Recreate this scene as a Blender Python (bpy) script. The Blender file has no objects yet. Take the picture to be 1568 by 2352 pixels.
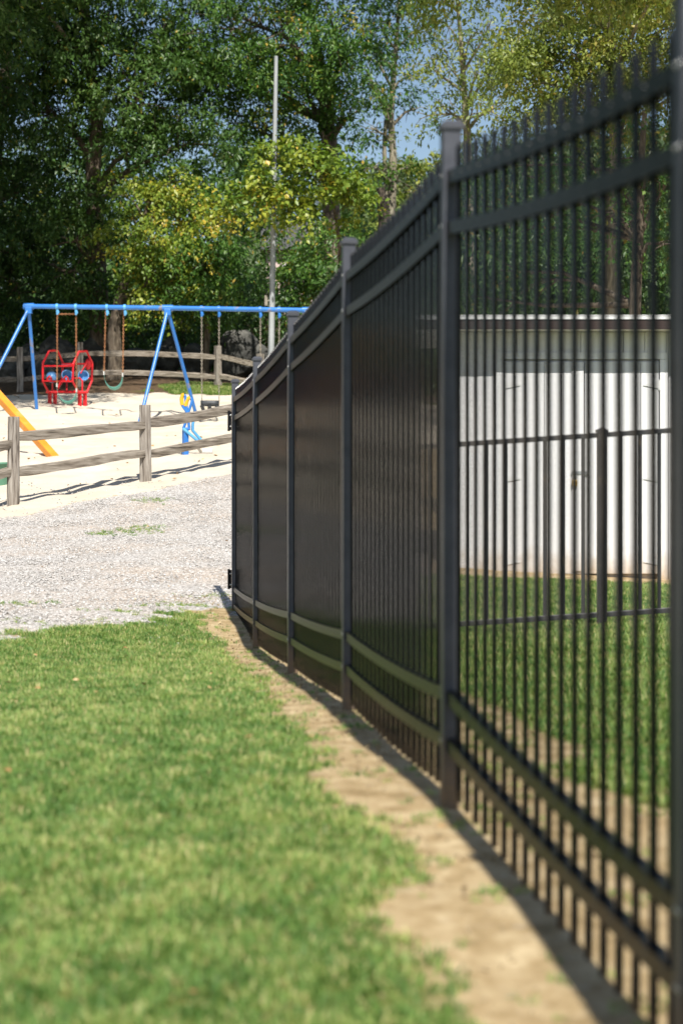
import bpy, bmesh, math, random
import numpy as np
from mathutils import Vector, Matrix, noise as mnoise

random.seed(7)
rng = np.random.default_rng(7)
PI = math.pi
scene = bpy.context.scene
COL = scene.collection

# ------------------------------------------------------------------ camera, sky, sun, exposure
EYE = 1.05
FPX = 4200.0            # focal length in pixels of a 1568 px wide picture
HX, HY = 784.0, 1050.0  # principal column, horizon row
cam_d = bpy.data.cameras.new('camera')
cam = bpy.data.objects.new('camera', cam_d)
COL.objects.link(cam)
cam.location = (0, 0, EYE)
cam.rotation_euler = (PI / 2, 0, 0)
cam_d.sensor_fit = 'HORIZONTAL'
cam_d.sensor_width = 24.0
cam_d.lens = FPX / 1568.0 * 24.0
cam_d.shift_y = -126.0 / 1568.0
cam_d.clip_start = 0.05
cam_d.clip_end = 3000
cam_d.dof.use_dof = True
cam_d.dof.focus_distance = 20.5
cam_d.dof.aperture_fstop = 2.7
scene.camera = cam

SUN_EL = math.radians(51)
SUN_AZ = math.radians(9.7)      # light travels away from the camera and this much to the left
world = bpy.data.worlds.new('World')
scene.world = world
world.use_nodes = True
wn = world.node_tree.nodes
bg = wn['Background']
sky = wn.new('ShaderNodeTexSky')
sky.sky_type = 'NISHITA'
sky.sun_disc = False
sky.sun_elevation = SUN_EL
sky.sun_rotation = PI - SUN_AZ
sky.altitude = 100
sky.air_density = 1.0
sky.dust_density = 0.9
sky.ozone_density = 1.0
world.node_tree.links.new(sky.outputs['Color'], bg.inputs['Color'])
bg.inputs['Strength'].default_value = 0.08

sun_d = bpy.data.lights.new('sun', 'SUN')
sun_d.energy = 5.0
sun_d.angle = math.radians(0.53)
sun_d.color = (1.0, 0.95, 0.87)
sun = bpy.data.objects.new('sun', sun_d)
COL.objects.link(sun)
travel = Vector((-math.sin(SUN_AZ) * math.cos(SUN_EL), math.cos(SUN_AZ) * math.cos(SUN_EL), -math.sin(SUN_EL)))
sun.rotation_euler = travel.to_track_quat('-Z', 'Y').to_euler()
sun.location = (0, -10, 20)

vs = scene.view_settings
vs.view_transform = 'Standard'
vs.look = 'None'
vs.gamma = 1.0
vs.exposure = 0.52
vs.use_curve_mapping = False
scene.cycles.use_denoising = True
scene.cycles.max_bounces = 5
scene.cycles.diffuse_bounces = 2
scene.cycles.glossy_bounces = 2
scene.cycles.transmission_bounces = 3
scene.cycles.transparent_max_bounces = 4

# ------------------------------------------------------------------ helpers
def W(x, y, d):
    """point at depth d (m) on the line of sight of a pixel of the 1568x2352 picture"""
    return Vector(((x - HX) / FPX * d, d, EYE + (HY - y) / FPX * d))

def empty(name, loc, label=None, cat=None, group=None):
    o = bpy.data.objects.new(name, None)
    COL.objects.link(o)
    o.location = loc
    o.empty_display_size = 0.2
    if label: o['label'] = label
    if cat: o['category'] = cat
    if group: o['group'] = group
    return o

def tag(o, label=None, cat=None, group=None, kind=None):
    if label: o['label'] = label
    if cat: o['category'] = cat
    if group: o['group'] = group
    if kind: o['kind'] = kind
    return o

def attach(o, parent):
    o.parent = parent
    if parent is not None and parent.type == 'EMPTY':
        o.matrix_parent_inverse = Matrix.Translation(-Vector(parent.location))
    return o

class MB:
    """collects vertices and faces"""
    def __init__(self):
        self.v = []; self.f = []; self.sm = []
    def add(self, vs_, fs_, smooth=False):
        n = len(self.v)
        self.v.extend([tuple(p) for p in vs_])
        self.f.extend([tuple(i + n for i in f) for f in fs_])
        self.sm.extend([smooth] * len(fs_))
    def box(self, c, s, rz=0.0, M=None):
        hx, hy, hz = s[0] / 2, s[1] / 2, s[2] / 2
        p = [Vector((a * hx, b * hy, e * hz)) for a in (-1, 1) for b in (-1, 1) for e in (-1, 1)]
        R = Matrix.Rotation(rz, 3, 'Z') if M is None else M
        c = Vector(c)
        p = [R @ q + c for q in p]
        self.add(p, [(0, 1, 3, 2), (4, 6, 7, 5), (0, 4, 5, 1), (2, 3, 7, 6), (0, 2, 6, 4), (1, 5, 7, 3)])
    def bar(self, a, b, w, h, up=(0, 0, 1)):
        a = Vector(a); b = Vector(b)
        d = (b - a); L = d.length; d.normalize()
        s = d.cross(Vector(up))
        if s.length < 1e-4: s = d.cross(Vector((1, 0, 0)))
        s.normalize(); u = s.cross(d)
        M = Matrix((d, s, u)).transposed()
        self.box((a + b) / 2, (L, w, h), M=M)
    def tube(self, pts, radii, n=8, cap=True, smooth=True):
        pts = [Vector(p) for p in pts]
        if not hasattr(radii, '__len__'): radii = [radii] * len(pts)
        rings = []; ref = None
        for i, p in enumerate(pts):
            if i == 0: t = pts[1] - p
            elif i == len(pts) - 1: t = p - pts[i - 1]
            else: t = (pts[i + 1] - p).normalized() + (p - pts[i - 1]).normalized()
            t.normalize()
            if ref is None:
                ref = t.cross(Vector((0, 0, 1)))
                if ref.length < 0.05: ref = t.cross(Vector((1, 0, 0)))
            ref = ref - t * ref.dot(t); ref.normalize()
            b = t.cross(ref)
            rings.append([p + (ref * math.cos(2 * PI * k / n) + b * math.sin(2 * PI * k / n)) * radii[i] for k in range(n)])
        vs_ = [q for r in rings for q in r]
        fs_ = []
        for i in range(len(rings) - 1):
            for k in range(n):
                k2 = (k + 1) % n
                fs_.append((i * n + k, i * n + k2, (i + 1) * n + k2, (i + 1) * n + k))
        self.add(vs_, fs_, smooth)
        if cap:
            self.add(rings[0], [tuple(range(n))[::-1]]); self.add(rings[-1], [tuple(range(n))])
    def sphere(self, c, r, seg=12, ring=8, sz=(1, 1, 1)):
        c = Vector(c); vs_ = []; fs_ = []
        for i in range(ring + 1):
            th = PI * i / ring
            for k in range(seg):
                ph = 2 * PI * k / seg
                vs_.append(c + Vector((math.sin(th) * math.cos(ph) * sz[0], math.sin(th) * math.sin(ph) * sz[1], math.cos(th) * sz[2])) * r)
        for i in range(ring):
            for k in range(seg):
                k2 = (k + 1) % seg
                fs_.append((i * seg + k, (i + 1) * seg + k, (i + 1) * seg + k2, i * seg + k2))
        self.add(vs_, fs_, True)
    def mesh(self, name):
        me = bpy.data.meshes.new(name)
        me.from_pydata(self.v, [], self.f)
        me.polygons.foreach_set('use_smooth', self.sm)
        me.update()
        return me
    def build(self, name, mat, parent=None, bevel=0.0):
        o = bpy.data.objects.new(name, self.mesh(name))
        COL.objects.link(o)
        o.data.materials.append(mat)
        if parent is not None: attach(o, parent)
        if bevel:
            m = o.modifiers.new('bevel', 'BEVEL'); m.width = bevel; m.segments = 2; m.limit_method = 'ANGLE'
        return o

def inst(name, me, loc, parent=None, rz=0.0, scale=None):
    o = bpy.data.objects.new(name, me)
    COL.objects.link(o)
    o.location = loc; o.rotation_euler[2] = rz
    if scale: o.scale = scale
    if parent is not None: attach(o, parent)
    return o

def np_mesh(name, verts, faces, attrs=None, smooth=False):
    """fast mesh from arrays; faces (n,3) or (n,4)"""
    me = bpy.data.meshes.new(name)
    nv, nf, k = len(verts), len(faces), faces.shape[1]
    me.vertices.add(nv); me.vertices.foreach_set('co', np.asarray(verts, np.float32).ravel())
    me.loops.add(nf * k); me.loops.foreach_set('vertex_index', np.asarray(faces, np.int32).ravel())
    me.polygons.add(nf)
    me.polygons.foreach_set('loop_start', np.arange(0, nf * k, k, dtype=np.int32))
    if smooth: me.polygons.foreach_set('use_smooth', np.ones(nf, bool))
    me.update(calc_edges=True)
    for an, arr in (attrs or {}).items():
        a = me.attributes.new(an, 'FLOAT', 'POINT')
        a.data.foreach_set('value', np.asarray(arr, np.float32))
    return me

# ------------------------------------------------------------------ materials
def new_mat(name):
    m = bpy.data.materials.new(name); m.use_nodes = True
    nt = m.node_tree
    return m, nt, nt.nodes['Principled BSDF'], nt.nodes['Material Output']

def nd(nt, typ, **kw):
    n = nt.nodes.new(typ)
    for k, v in kw.items(): setattr(n, k, v)
    return n

def coords(nt, stretch=(1, 1, 1), rnd=True, rot=0.0):
    tc = nd(nt, 'ShaderNodeTexCoord')
    vr = nd(nt, 'ShaderNodeVectorRotate', rotation_type='Z_AXIS'); vr.inputs['Angle'].default_value = rot
    nt.links.new(tc.outputs['Object'], vr.inputs['Vector'])
    mp = nd(nt, 'ShaderNodeMapping'); mp.inputs['Scale'].default_value = stretch
    nt.links.new(vr.outputs['Vector'], mp.inputs['Vector'])
    if rnd:
        oi = nd(nt, 'ShaderNodeObjectInfo')
        mu = nd(nt, 'ShaderNodeMath', operation='MULTIPLY'); mu.inputs[1].default_value = 37.0
        nt.links.new(oi.outputs['Random'], mu.inputs[0])
        nt.links.new(mu.outputs[0], mp.inputs['Location'])
    return mp.outputs['Vector']

def ramp(nt, fac, stops):
    r = nd(nt, 'ShaderNodeValToRGB')
    els = r.color_ramp.elements
    while len(els) < len(stops): els.new(0.5)
    for e, (p, c) in zip(els, stops):
        e.position = p; e.color = (c[0], c[1], c[2], 1)
    nt.links.new(fac, r.inputs['Fac'])
    return r.outputs['Color']

def nz(nt, vec, scale, detail=5, rough=0.55):
    n = nd(nt, 'ShaderNodeTexNoise')
    n.inputs['Scale'].default_value = scale; n.inputs['Detail'].default_value = detail; n.inputs['Roughness'].default_value = rough
    nt.links.new(vec, n.inputs['Vector'])
    return n.outputs['Fac']

def bump(nt, bsdf, h, strength, dist=0.01):
    b = nd(nt, 'ShaderNodeBump'); b.inputs['Strength'].default_value = strength; b.inputs['Distance'].default_value = dist
    nt.links.new(h, b.inputs['Height']); nt.links.new(b.outputs['Normal'], bsdf.inputs['Normal'])

def mat(name, stops, scale=6, stretch=(1, 1, 1), rough=0.6, bstr=0.0, bscale=None, bdist=0.004, metallic=0.0, spec=0.5, detail=5, rnd=True, rot=0.0):
    m, nt, b, out = new_mat(name)
    v = coords(nt, stretch, rnd, rot)
    f = nz(nt, v, scale, detail)
    nt.links.new(ramp(nt, f, stops), b.inputs['Base Color'])
    b.inputs['Roughness'].default_value = rough
    b.inputs['Metallic'].default_value = metallic
    b.inputs['Specular IOR Level'].default_value = spec
    if bstr:
        h = nz(nt, v, bscale or scale * 3, 6)
        bump(nt, b, h, bstr, bdist)
    return m

M = {}
def coat(name, c1, c2, rough, dust_h, spec=0.25):
    m, nt, b, out = new_mat(name)
    v = coords(nt)
    col = ramp(nt, nz(nt, v, 18, 5), [(0.3, c1), (0.75, c2)])
    tc = nd(nt, 'ShaderNodeTexCoord'); sp = nd(nt, 'ShaderNodeSeparateXYZ'); nt.links.new(tc.outputs['Object'], sp.inputs[0])
    f = nz(nt, v, 40, 6, 0.7)
    a = nd(nt, 'ShaderNodeMath', operation='MULTIPLY_ADD'); a.inputs[1].default_value = dust_h * 1.6; a.inputs[2].default_value = dust_h * 0.2
    nt.links.new(f, a.inputs[0])
    d_ = nd(nt, 'ShaderNodeMath', operation='SUBTRACT'); nt.links.new(a.outputs[0], d_.inputs[0]); nt.links.new(sp.outputs['Z'], d_.inputs[1])
    fac = ramp(nt, d_.outputs[0], [(0.0, (0, 0, 0)), (max(dust_h, 0.02), (0.75, 0.75, 0.75))])
    mx = nd(nt, 'ShaderNodeMix', data_type='RGBA'); nt.links.new(fac, mx.inputs['Factor']); nt.links.new(col, mx.inputs['A']); mx.inputs['B'].default_value = (0.20, 0.135, 0.075, 1)
    nt.links.new(mx.outputs['Result'], b.inputs['Base Color'])
    b.inputs['Specular IOR Level'].default_value = spec
    rr = nd(nt, 'ShaderNodeMix', data_type='FLOAT'); nt.links.new(fac, rr.inputs['Factor']); rr.inputs['A'].default_value = rough; rr.inputs['B'].default_value = 0.85
    nt.links.new(rr.outputs['Result'], b.inputs['Roughness'])
    bump(nt, b, nz(nt, v, 200, 4), 0.15, 0.0006)
    return m
M['black'] = mat('black_powder_coat', [(0.3, (0.008, 0.0085, 0.010)), (0.75, (0.014, 0.0145, 0.017))], 30, rough=0.32, bstr=0.10, bscale=220, bdist=0.0006, spec=0.1)
M['black_picket'] = coat('black_picket_coat', (0.008, 0.009, 0.011), (0.014, 0.015, 0.018), 0.12, 0.09, 0.12)
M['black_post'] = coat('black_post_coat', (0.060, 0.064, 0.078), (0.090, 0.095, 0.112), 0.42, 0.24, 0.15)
M['black_low'] = mat('black_low_fence_coat', [(0.3, (0.022, 0.023, 0.026)), (0.62, (0.04, 0.04, 0.043)), (0.8, (0.12, 0.09, 0.06))], 7, rough=0.4, bstr=0.15, bscale=120, bdist=0.0008)
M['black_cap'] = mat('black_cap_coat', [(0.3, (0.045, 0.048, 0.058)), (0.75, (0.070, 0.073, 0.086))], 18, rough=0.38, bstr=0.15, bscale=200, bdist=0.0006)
M['screw'] = mat('dull_screw_steel', [(0.3, (0.14, 0.14, 0.14)), (0.7, (0.28, 0.28, 0.27))], 90, rough=0.4, metallic=0.4)
M['bolt'] = mat('bolt_steel', [(0.3, (0.5, 0.5, 0.5)), (0.7, (0.75, 0.75, 0.72))], 20, rough=0.35, metallic=0.8)
M['wood_post'] = mat('weathered_post_wood', [(0.30, (0.040, 0.031, 0.024)), (0.44, (0.17, 0.145, 0.12)), (0.68, (0.36, 0.33, 0.29))], 3.0, (10, 10, 0.8), rough=0.88, bstr=0.9, bscale=5, bdist=0.012)
M['wood_rail'] = mat('weathered_rail_wood', [(0.30, (0.045, 0.035, 0.026)), (0.44, (0.18, 0.15, 0.115)), (0.68, (0.34, 0.30, 0.25))], 3.0, (0.8, 10, 10), rough=0.88, bstr=0.9, bscale=5, bdist=0.012)
M['wood_rail_near'] = mat('weathered_split_rail_wood', [(0.30, (0.045, 0.035, 0.026)), (0.44, (0.18, 0.15, 0.115)), (0.68, (0.34, 0.30, 0.25))], 3.0, (0.8, 10, 10), rough=0.88, bstr=0.9, bscale=5, bdist=0.012, rot=-math.atan2(2.4, 1.52))
M['blue'] = mat('blue_paint', [(0.2, (0.028, 0.145, 0.44)), (0.60, (0.035, 0.19, 0.56)), (0.68, (0.22, 0.21, 0.23)), (0.80, (0.035, 0.18, 0.52))], 2.6, rough=0.32, bstr=0.05, bscale=60)
M['blue_light'] = mat('light_blue_paint', [(0.25, (0.08, 0.30, 0.58)), (0.75, (0.13, 0.42, 0.72))], 6, rough=0.35)
M['blue_bucket'] = mat('blue_plastic_seat', [(0.25, (0.07, 0.20, 0.42)), (0.75, (0.12, 0.30, 0.55))], 9, rough=0.32)
M['yellow'] = mat('yellow_grip', [(0.25, (0.72, 0.33, 0.01)), (0.75, (0.85, 0.46, 0.03))], 6, rough=0.4)
M['red'] = mat('red_paint', [(0.2, (0.50, 0.006, 0.016)), (0.8, (0.64, 0.018, 0.02))], 6, rough=0.3)
M['teal'] = mat('teal_rubber', [(0.25, (0.05, 0.27, 0.23)), (0.7, (0.12, 0.42, 0.36))], 7, rough=0.5)
M['green_plastic'] = mat('green_plastic', [(0.25, (0.08, 0.22, 0.14)), (0.7, (0.12, 0.28, 0.19))], 7, rough=0.5)
M['rubber'] = mat('black_rubber', [(0.25, (0.022, 0.025, 0.03)), (0.75, (0.05, 0.055, 0.06))], 8, rough=0.55)
M['rust_chain'] = mat('rusty_chain', [(0.25, (0.10, 0.045, 0.02)), (0.55, (0.34, 0.15, 0.06)), (0.8, (0.42, 0.24, 0.12))], 9, rough=0.7)
M['chain'] = mat('galvanised_chain', [(0.25, (0.16, 0.14, 0.11)), (0.75, (0.42, 0.38, 0.31))], 9, rough=0.5, metallic=0.3)
M['galv'] = mat('galvanised_steel', [(0.25, (0.28, 0.30, 0.31)), (0.75, (0.44, 0.46, 0.47))], 3, (4, 4, 0.6), rough=0.45, metallic=0.15)
M['orange'] = mat('orange_painted_wood', [(0.25, (0.62, 0.22, 0.015)), (0.55, (0.78, 0.30, 0.03)), (0.8, (0.74, 0.40, 0.16))], 3, (1, 1, 1), rough=0.5, bstr=0.2, bscale=30)
M['white_wood'] = None
M['brown_wood'] = mat('dark_brown_wood', [(0.25, (0.030, 0.012, 0.008)), (0.75, (0.065, 0.026, 0.016))], 4, (6, 6, 0.6), rough=0.7, bstr=0.3)
M['fascia'] = mat('brown_fascia_paint', [(0.25, (0.022, 0.011, 0.009)), (0.75, (0.040, 0.020, 0.015))], 6, rough=0.5, bstr=0.1)
M['white_trim'] = mat('white_metal_edge', [(0.25, (0.70, 0.70, 0.70)), (0.75, (0.82, 0.82, 0.81))], 9, rough=0.45)
M['soffit'] = mat('cream_soffit', [(0.25, (0.62, 0.60, 0.52)), (0.75, (0.70, 0.68, 0.60))], 9, rough=0.6)
M['asphalt_roof'] = mat('roofing_felt', [(0.25, (0.05, 0.05, 0.05)), (0.75, (0.09, 0.09, 0.09))], 30, rough=0.9, bstr=0.4)
M['brass'] = mat('brass', [(0.25, (0.62, 0.40, 0.09)), (0.75, (0.75, 0.52, 0.15))], 30, rough=0.4, metallic=0.5)
M['bark'] = mat('tree_bark', [(0.28, (0.045, 0.034, 0.024)), (0.5, (0.13, 0.10, 0.07)), (0.72, (0.24, 0.20, 0.15))], 5, (3, 3, 0.7), rough=0.9, bstr=1.0, bscale=11, bdist=0.05)
M['bark_pale'] = mat('pale_tree_bark', [(0.28, (0.10, 0.09, 0.06)), (0.5, (0.24, 0.21, 0.15)), (0.72, (0.38, 0.35, 0.26))], 5, (3, 3, 0.7), rough=0.9, bstr=0.8, bscale=11, bdist=0.04)
M['stone'] = mat('grey_boulder', [(0.25, (0.024, 0.025, 0.023)), (0.5, (0.07, 0.07, 0.064)), (0.75, (0.17, 0.165, 0.148))], 2.4, rough=0.9, bstr=0.7, bscale=7, bdist=0.06)
M['scoop'] = mat('worn_white_scoop', [(0.25, (0.45, 0.44, 0.41)), (0.75, (0.68, 0.68, 0.66))], 9, rough=0.5)
M['house_wall'] = mat('pale_pink_siding', [(0.25, (0.55, 0.42, 0.38)), (0.75, (0.66, 0.53, 0.48))], 4, rough=0.7)
M['glass'] = mat('dark_window_glass', [(0.25, (0.04, 0.05, 0.06)), (0.75, (0.07, 0.08, 0.1))], 2, rough=0.1)
M['pebble'] = mat('grey_pebble', [(0.30, (0.08, 0.076, 0.07)), (0.46, (0.36, 0.345, 0.325)), (0.56, (0.52, 0.50, 0.475)), (0.7, (0.72, 0.70, 0.675))], 1.5, rough=0.85, bstr=0.2, bscale=60)

def white_siding():
    m, nt, b, out = new_mat('white_painted_board')
    v = coords(nt, (14, 14, 0.9))
    f = nz(nt, v, 5, 6)
    col = ramp(nt, f, [(0.25, (0.77, 0.77, 0.785)), (0.6, (0.85, 0.85, 0.86))])
    # soil splashed up the foot of the boards
    tc = nd(nt, 'ShaderNodeTexCoord'); sp = nd(nt, 'ShaderNodeSeparateXYZ')
    nt.links.new(tc.outputs['Object'], sp.inputs[0])
    f2 = nz(nt, tc.outputs['Object'], 7, 5)
    a = nd(nt, 'ShaderNodeMath', operation='MULTIPLY'); a.inputs[1].default_value = 0.42; nt.links.new(f2, a.inputs[0])
    a2 = nd(nt, 'ShaderNodeMath', operation='SUBTRACT'); nt.links.new(a.outputs[0], a2.inputs[0]); nt.links.new(sp.outputs['Z'], a2.inputs[1])
    rr = ramp(nt, a2.outputs[0], [(0.02, (0, 0, 0)), (0.34, (1, 1, 1))])
    mx = nd(nt, 'ShaderNodeMix', data_type='RGBA'); nt.links.new(rr, mx.inputs['Factor'])
    nt.links.new(col, mx.inputs['A']); mx.inputs['B'].default_value = (0.50, 0.39, 0.27, 1)
    nt.links.new(mx.outputs['Result'], b.inputs['Base Color'])
    b.inputs['Roughness'].default_value = 0.55
    h = nz(nt, coords(nt, (30, 30, 1.4)), 4, 8, 0.65)
    bump(nt, b, h, 0.55, 0.006)
    return m
M['white_wood'] = white_siding()

def leaf_mat(name, stops, rough=0.42, trans=0.24, tcol=1.5):
    m, nt, b, out = new_mat(name)
    at = nd(nt, 'ShaderNodeAttribute', attribute_name='tint')
    col = ramp(nt, at.outputs['Fac'], stops)
    nt.links.new(col, b.inputs['Base Color'])
    b.inputs['Roughness'].default_value = rough
    b.inputs['Specular IOR Level'].default_value = 0.38
    tr = nd(nt, 'ShaderNodeBsdfTranslucent')
    gm = nd(nt, 'ShaderNodeMix', data_type='RGBA', blend_type='MULTIPLY'); gm.inputs['Factor'].default_value = 1.0
    nt.links.new(col, gm.inputs['A']); gm.inputs['B'].default_value = (tcol, tcol * 1.05, 0.5 * tcol, 1)
    nt.links.new(gm.outputs['Result'], tr.inputs['Color'])
    mix = nd(nt, 'ShaderNodeMixShader'); mix.inputs['Fac'].default_value = trans
    nt.links.new(b.outputs[0], mix.inputs[1]); nt.links.new(tr.outputs[0], mix.inputs[2])
    nt.links.new(mix.outputs[0], out.inputs['Surface'])
    return m
M['leaf_dark'] = leaf_mat('dark_green_leaves', [(0.0, (0.032, 0.075, 0.016)), (0.5, (0.066, 0.135, 0.028)), (0.85, (0.110, 0.180, 0.040)), (1.0, (0.26, 0.22, 0.03))])
M['leaf_mid'] = leaf_mat('mid_green_leaves', [(0.0, (0.036, 0.095, 0.018)), (0.5, (0.070, 0.155, 0.026)), (0.85, (0.14, 0.22, 0.035)), (1.0, (0.38, 0.26, 0.05))])
M['leaf_yellow'] = leaf_mat('yellow_green_leaves', [(0.0, (0.075, 0.15, 0.02)), (0.45, (0.16, 0.23, 0.028)), (0.8, (0.32, 0.34, 0.04)), (1.0, (0.50, 0.35, 0.05))])
M['leaf_pale'] = leaf_mat('pale_green_leaves', [(0.0, (0.085, 0.14, 0.028)), (0.5, (0.16, 0.21, 0.04)), (0.85, (0.26, 0.29, 0.055)), (1.0, (0.38, 0.31, 0.08))])
M['leaf_far'] = leaf_mat('distant_leaves', [(0.0, (0.055, 0.09, 0.035)), (0.5, (0.09, 0.13, 0.05)), (1.0, (0.15, 0.17, 0.06))])
M['grass'] = leaf_mat('grass_blades', [(0.0, (0.060, 0.155, 0.035)), (0.35, (0.140, 0.260, 0.055)), (0.7, (0.32, 0.425, 0.125)), (0.93, (0.54, 0.52, 0.21)), (1.0, (0.64, 0.50, 0.27))], rough=0.55, trans=0.33)

# ------------------------------------------------------------------ terrain
# main fence posts (virtual ground point): x, y, z
FP = [(0.90, 0.92, -0.20), (0.627, 3.27, -0.085), (0.32, 5.35, 0.037), (0.031, 7.73, -0.02), (-0.269, 10.10, -0.14), (-0.577, 12.50, -0.26), (-0.852, 14.67, -0.321)]
RP = [(-5.92, 22.1, 0.13), (-4.40, 24.5, 0.41), (-2.88, 26.9, 0.71), (-1.36, 29.3, 1.0), (0.16, 31.7, 1.25)]
CP = [(0.90, 0.92, -0.2), (0.60, 3.27, -0.08), (0.32, 5.35, 0.03), (0.031, 7.73, -0.02), (-0.269, 10.1, -0.14), (-0.577, 12.5, -0.26), (-0.852, 14.67, -0.18),
      (0, 0, -0.25), (-3, 0, -0.25), (-8, 0, -0.2), (4, 0, -0.3), (0, -6, -0.4), (-8, -6, -0.4), (8, -6, -0.4),
      (-1.0, 3.5, -0.09), (-1.4, 6.5, -0.04), (-2.38, 12.76, -0.15), (-1.7, 13.4, -0.15), (-6, 12, -0.1), (-12, 12, 0.1),
      (1.0, 6.0, 0.03), (1.4, 9.0, 0.02), (1.69, 11.9, -0.05), (2.1, 11.9, 0.0), (0.7, 11.9, -0.12), (1.2, 17.3, 0.0), (3.1, 17.3, -0.12), (5, 12, 0.1), (8, 18, 0.1), (2, 22, 0.15),
      (-12, 20, 0.4), (-3.0, 19, 0.05), (-0.8, 20, 0.15),
      (-4.84, 31, 1.06), (-9, 31, 1.1), (-3.0, 36, 1.33),
      (-7.3, 44, 2.09), (-4.8, 43.5, 1.86), (-1.0, 43, 1.9), (4, 43, 1.8), (-14, 44, 2.3),
      (-9.1, 52, 2.95), (-7.4, 53, 3.14), (-3.5, 53, 3.08), (-1.5, 53, 3.0), (3, 53, 2.6), (-14, 53, 3.0),
      (-8, 60, 3.9), (-2, 60, 3.7), (3, 62, 3.0), (-16, 62, 4.0), (8, 42, 0.8), (14, 42, 0.8), (8, 60, 1.5), (16, 62, 1.5), (20, 20, 0.2), (-20, 80, 5), (0, 80, 4.0), (20, 80, 2.5), (-40, 40, 3), (40, 40, 0.5), (-40, 90, 6), (40, 90, 3), (-40, 0, 0.5), (40, 0, -0.5)] + [(a, b, c) for a, b, c in RP]
_c = np.array(CP, float)
def _phi(r2):
    return np.where(r2 > 1e-12, r2 * np.log(np.maximum(r2, 1e-12)) * 0.5, 0.0)
_n = len(_c)
_A = np.zeros((_n + 3, _n + 3))
_d2 = ((_c[:, None, :2] - _c[None, :, :2]) ** 2).sum(-1)
_A[:_n, :_n] = _phi(_d2) + np.eye(_n) * 0.15
_A[:_n, _n:] = np.c_[np.ones(_n), _c[:, :2]]
_A[_n:, :_n] = _A[:_n, _n:].T
_w = np.linalg.solve(_A, np.r_[_c[:, 2], 0, 0, 0])
def gzv(x, y):
    x = np.asarray(x, float); y = np.asarray(y, float)
    xc = np.clip(x, -40, 40); yc = np.clip(y, -8, 92)
    out = np.zeros(x.size)
    xf, yf = xc.ravel(), yc.ravel()
    for s in range(0, xf.size, 20000):
        a, b = xf[s:s + 20000], yf[s:s + 20000]
        r2 = (a[:, None] - _c[None, :, 0]) ** 2 + (b[:, None] - _c[None, :, 1]) ** 2
        out[s:s + 20000] = _phi(r2) @ _w[:_n] + _w[_n] + _w[_n + 1] * a + _w[_n + 2] * b
    return out.reshape(x.shape)
def gz(x, y):
    return float(gzv(np.array([x]), np.array([y]))[0])

def fence_x(y):
    ys = np.array([p[1] for p in FP]); xs = np.array([p[0] for p in FP])
    return np.interp(y, ys, xs, left=None, right=None) + np.where(y < ys[0], (y - ys[0]) * -0.126, 0) + np.where(y > ys[-1], (y - ys[-1]) * -0.126, 0)

def vnoise(x, y, s, seed=0.0):
    return np.array([mnoise.noise((a * s, b * s, seed)) for a, b in zip(np.ravel(x), np.ravel(y))]).reshape(np.shape(x))

def sstep(a, b, t):
    u = np.clip((t - a) / (b - a), 0, 1)
    return u * u * (3 - 2 * u)

RA = np.array([-4.40, 24.5]); RDIR = np.array([1.52, 2.4]) / np.hypot(1.52, 2.4)
def regions(x, y, n1, n2):
    """weights (grass, dirt, gravel, sand) at ground points"""
    side = x - fence_x(y)                       # left of the fence < 0
    along = (x - RA[0]) * RDIR[0] + (y - RA[1]) * RDIR[1]
    rail = -(x - RA[0]) * RDIR[1] + (y - RA[1]) * RDIR[0]      # > 0 beyond the rail fence
    lawn_end = 12.25 + (x + 2.3) * 1.75 + n1 * 0.55 + n2 * 0.35
    lawn_end = np.where(x > -1.2, np.maximum(lawn_end, 13.6), lawn_end)
    w_left = sstep(-0.16, -0.50, side + n1 * 0.14 + n2 * 0.12) * sstep(0.25, -0.25, y - lawn_end)
    w_right = sstep(0.45, 0.70, side + n1 * 0.22) * sstep(16.95, 16.5, y + n1 * 0.25 + n2 * 0.1)
    far_strip = sstep(50.2, 50.9, y + n1 * 0.6) * sstep(-6.0, -4.2, x + n1) * sstep(54.5, 53.5, y)
    grass = np.where(side < 0, w_left, w_right)
    sand = sstep(-0.95, -0.45, rail + n1 * 0.35 + n2 * 0.15) * sstep(51.0, 50.0, y + n1 * 0.7) * (along > -60)
    sand = sand * sstep(8.5, 7.0, x)
    gravel = np.where(side < 0.25, sstep(-0.3, 0.3, y - lawn_end - 0.05), 0) * (1 - sand)
    gravel = np.where((x > -0.4) & (y > 15.5) & (y < 32), np.maximum(gravel, sstep(1.0, 0.3, x - (y - 15.5) * 0.03)), gravel) * (1 - sand)
    gravel = np.where((side >= 0) & (y > 14.3) & (y < 34) & (x < 0.6), np.maximum(gravel, sstep(0.5, -0.3, x)) * (1 - sand), gravel)
    gravel = gravel * sstep(34, 32, y)
    grass = grass * (1 - sand) * (1 - gravel)
    grass = np.maximum(grass, far_strip)
    sand = sand * (1 - far_strip)
    dirt = np.clip(1 - grass - gravel - sand, 0, 1)
    return grass, dirt, gravel, sand

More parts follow.
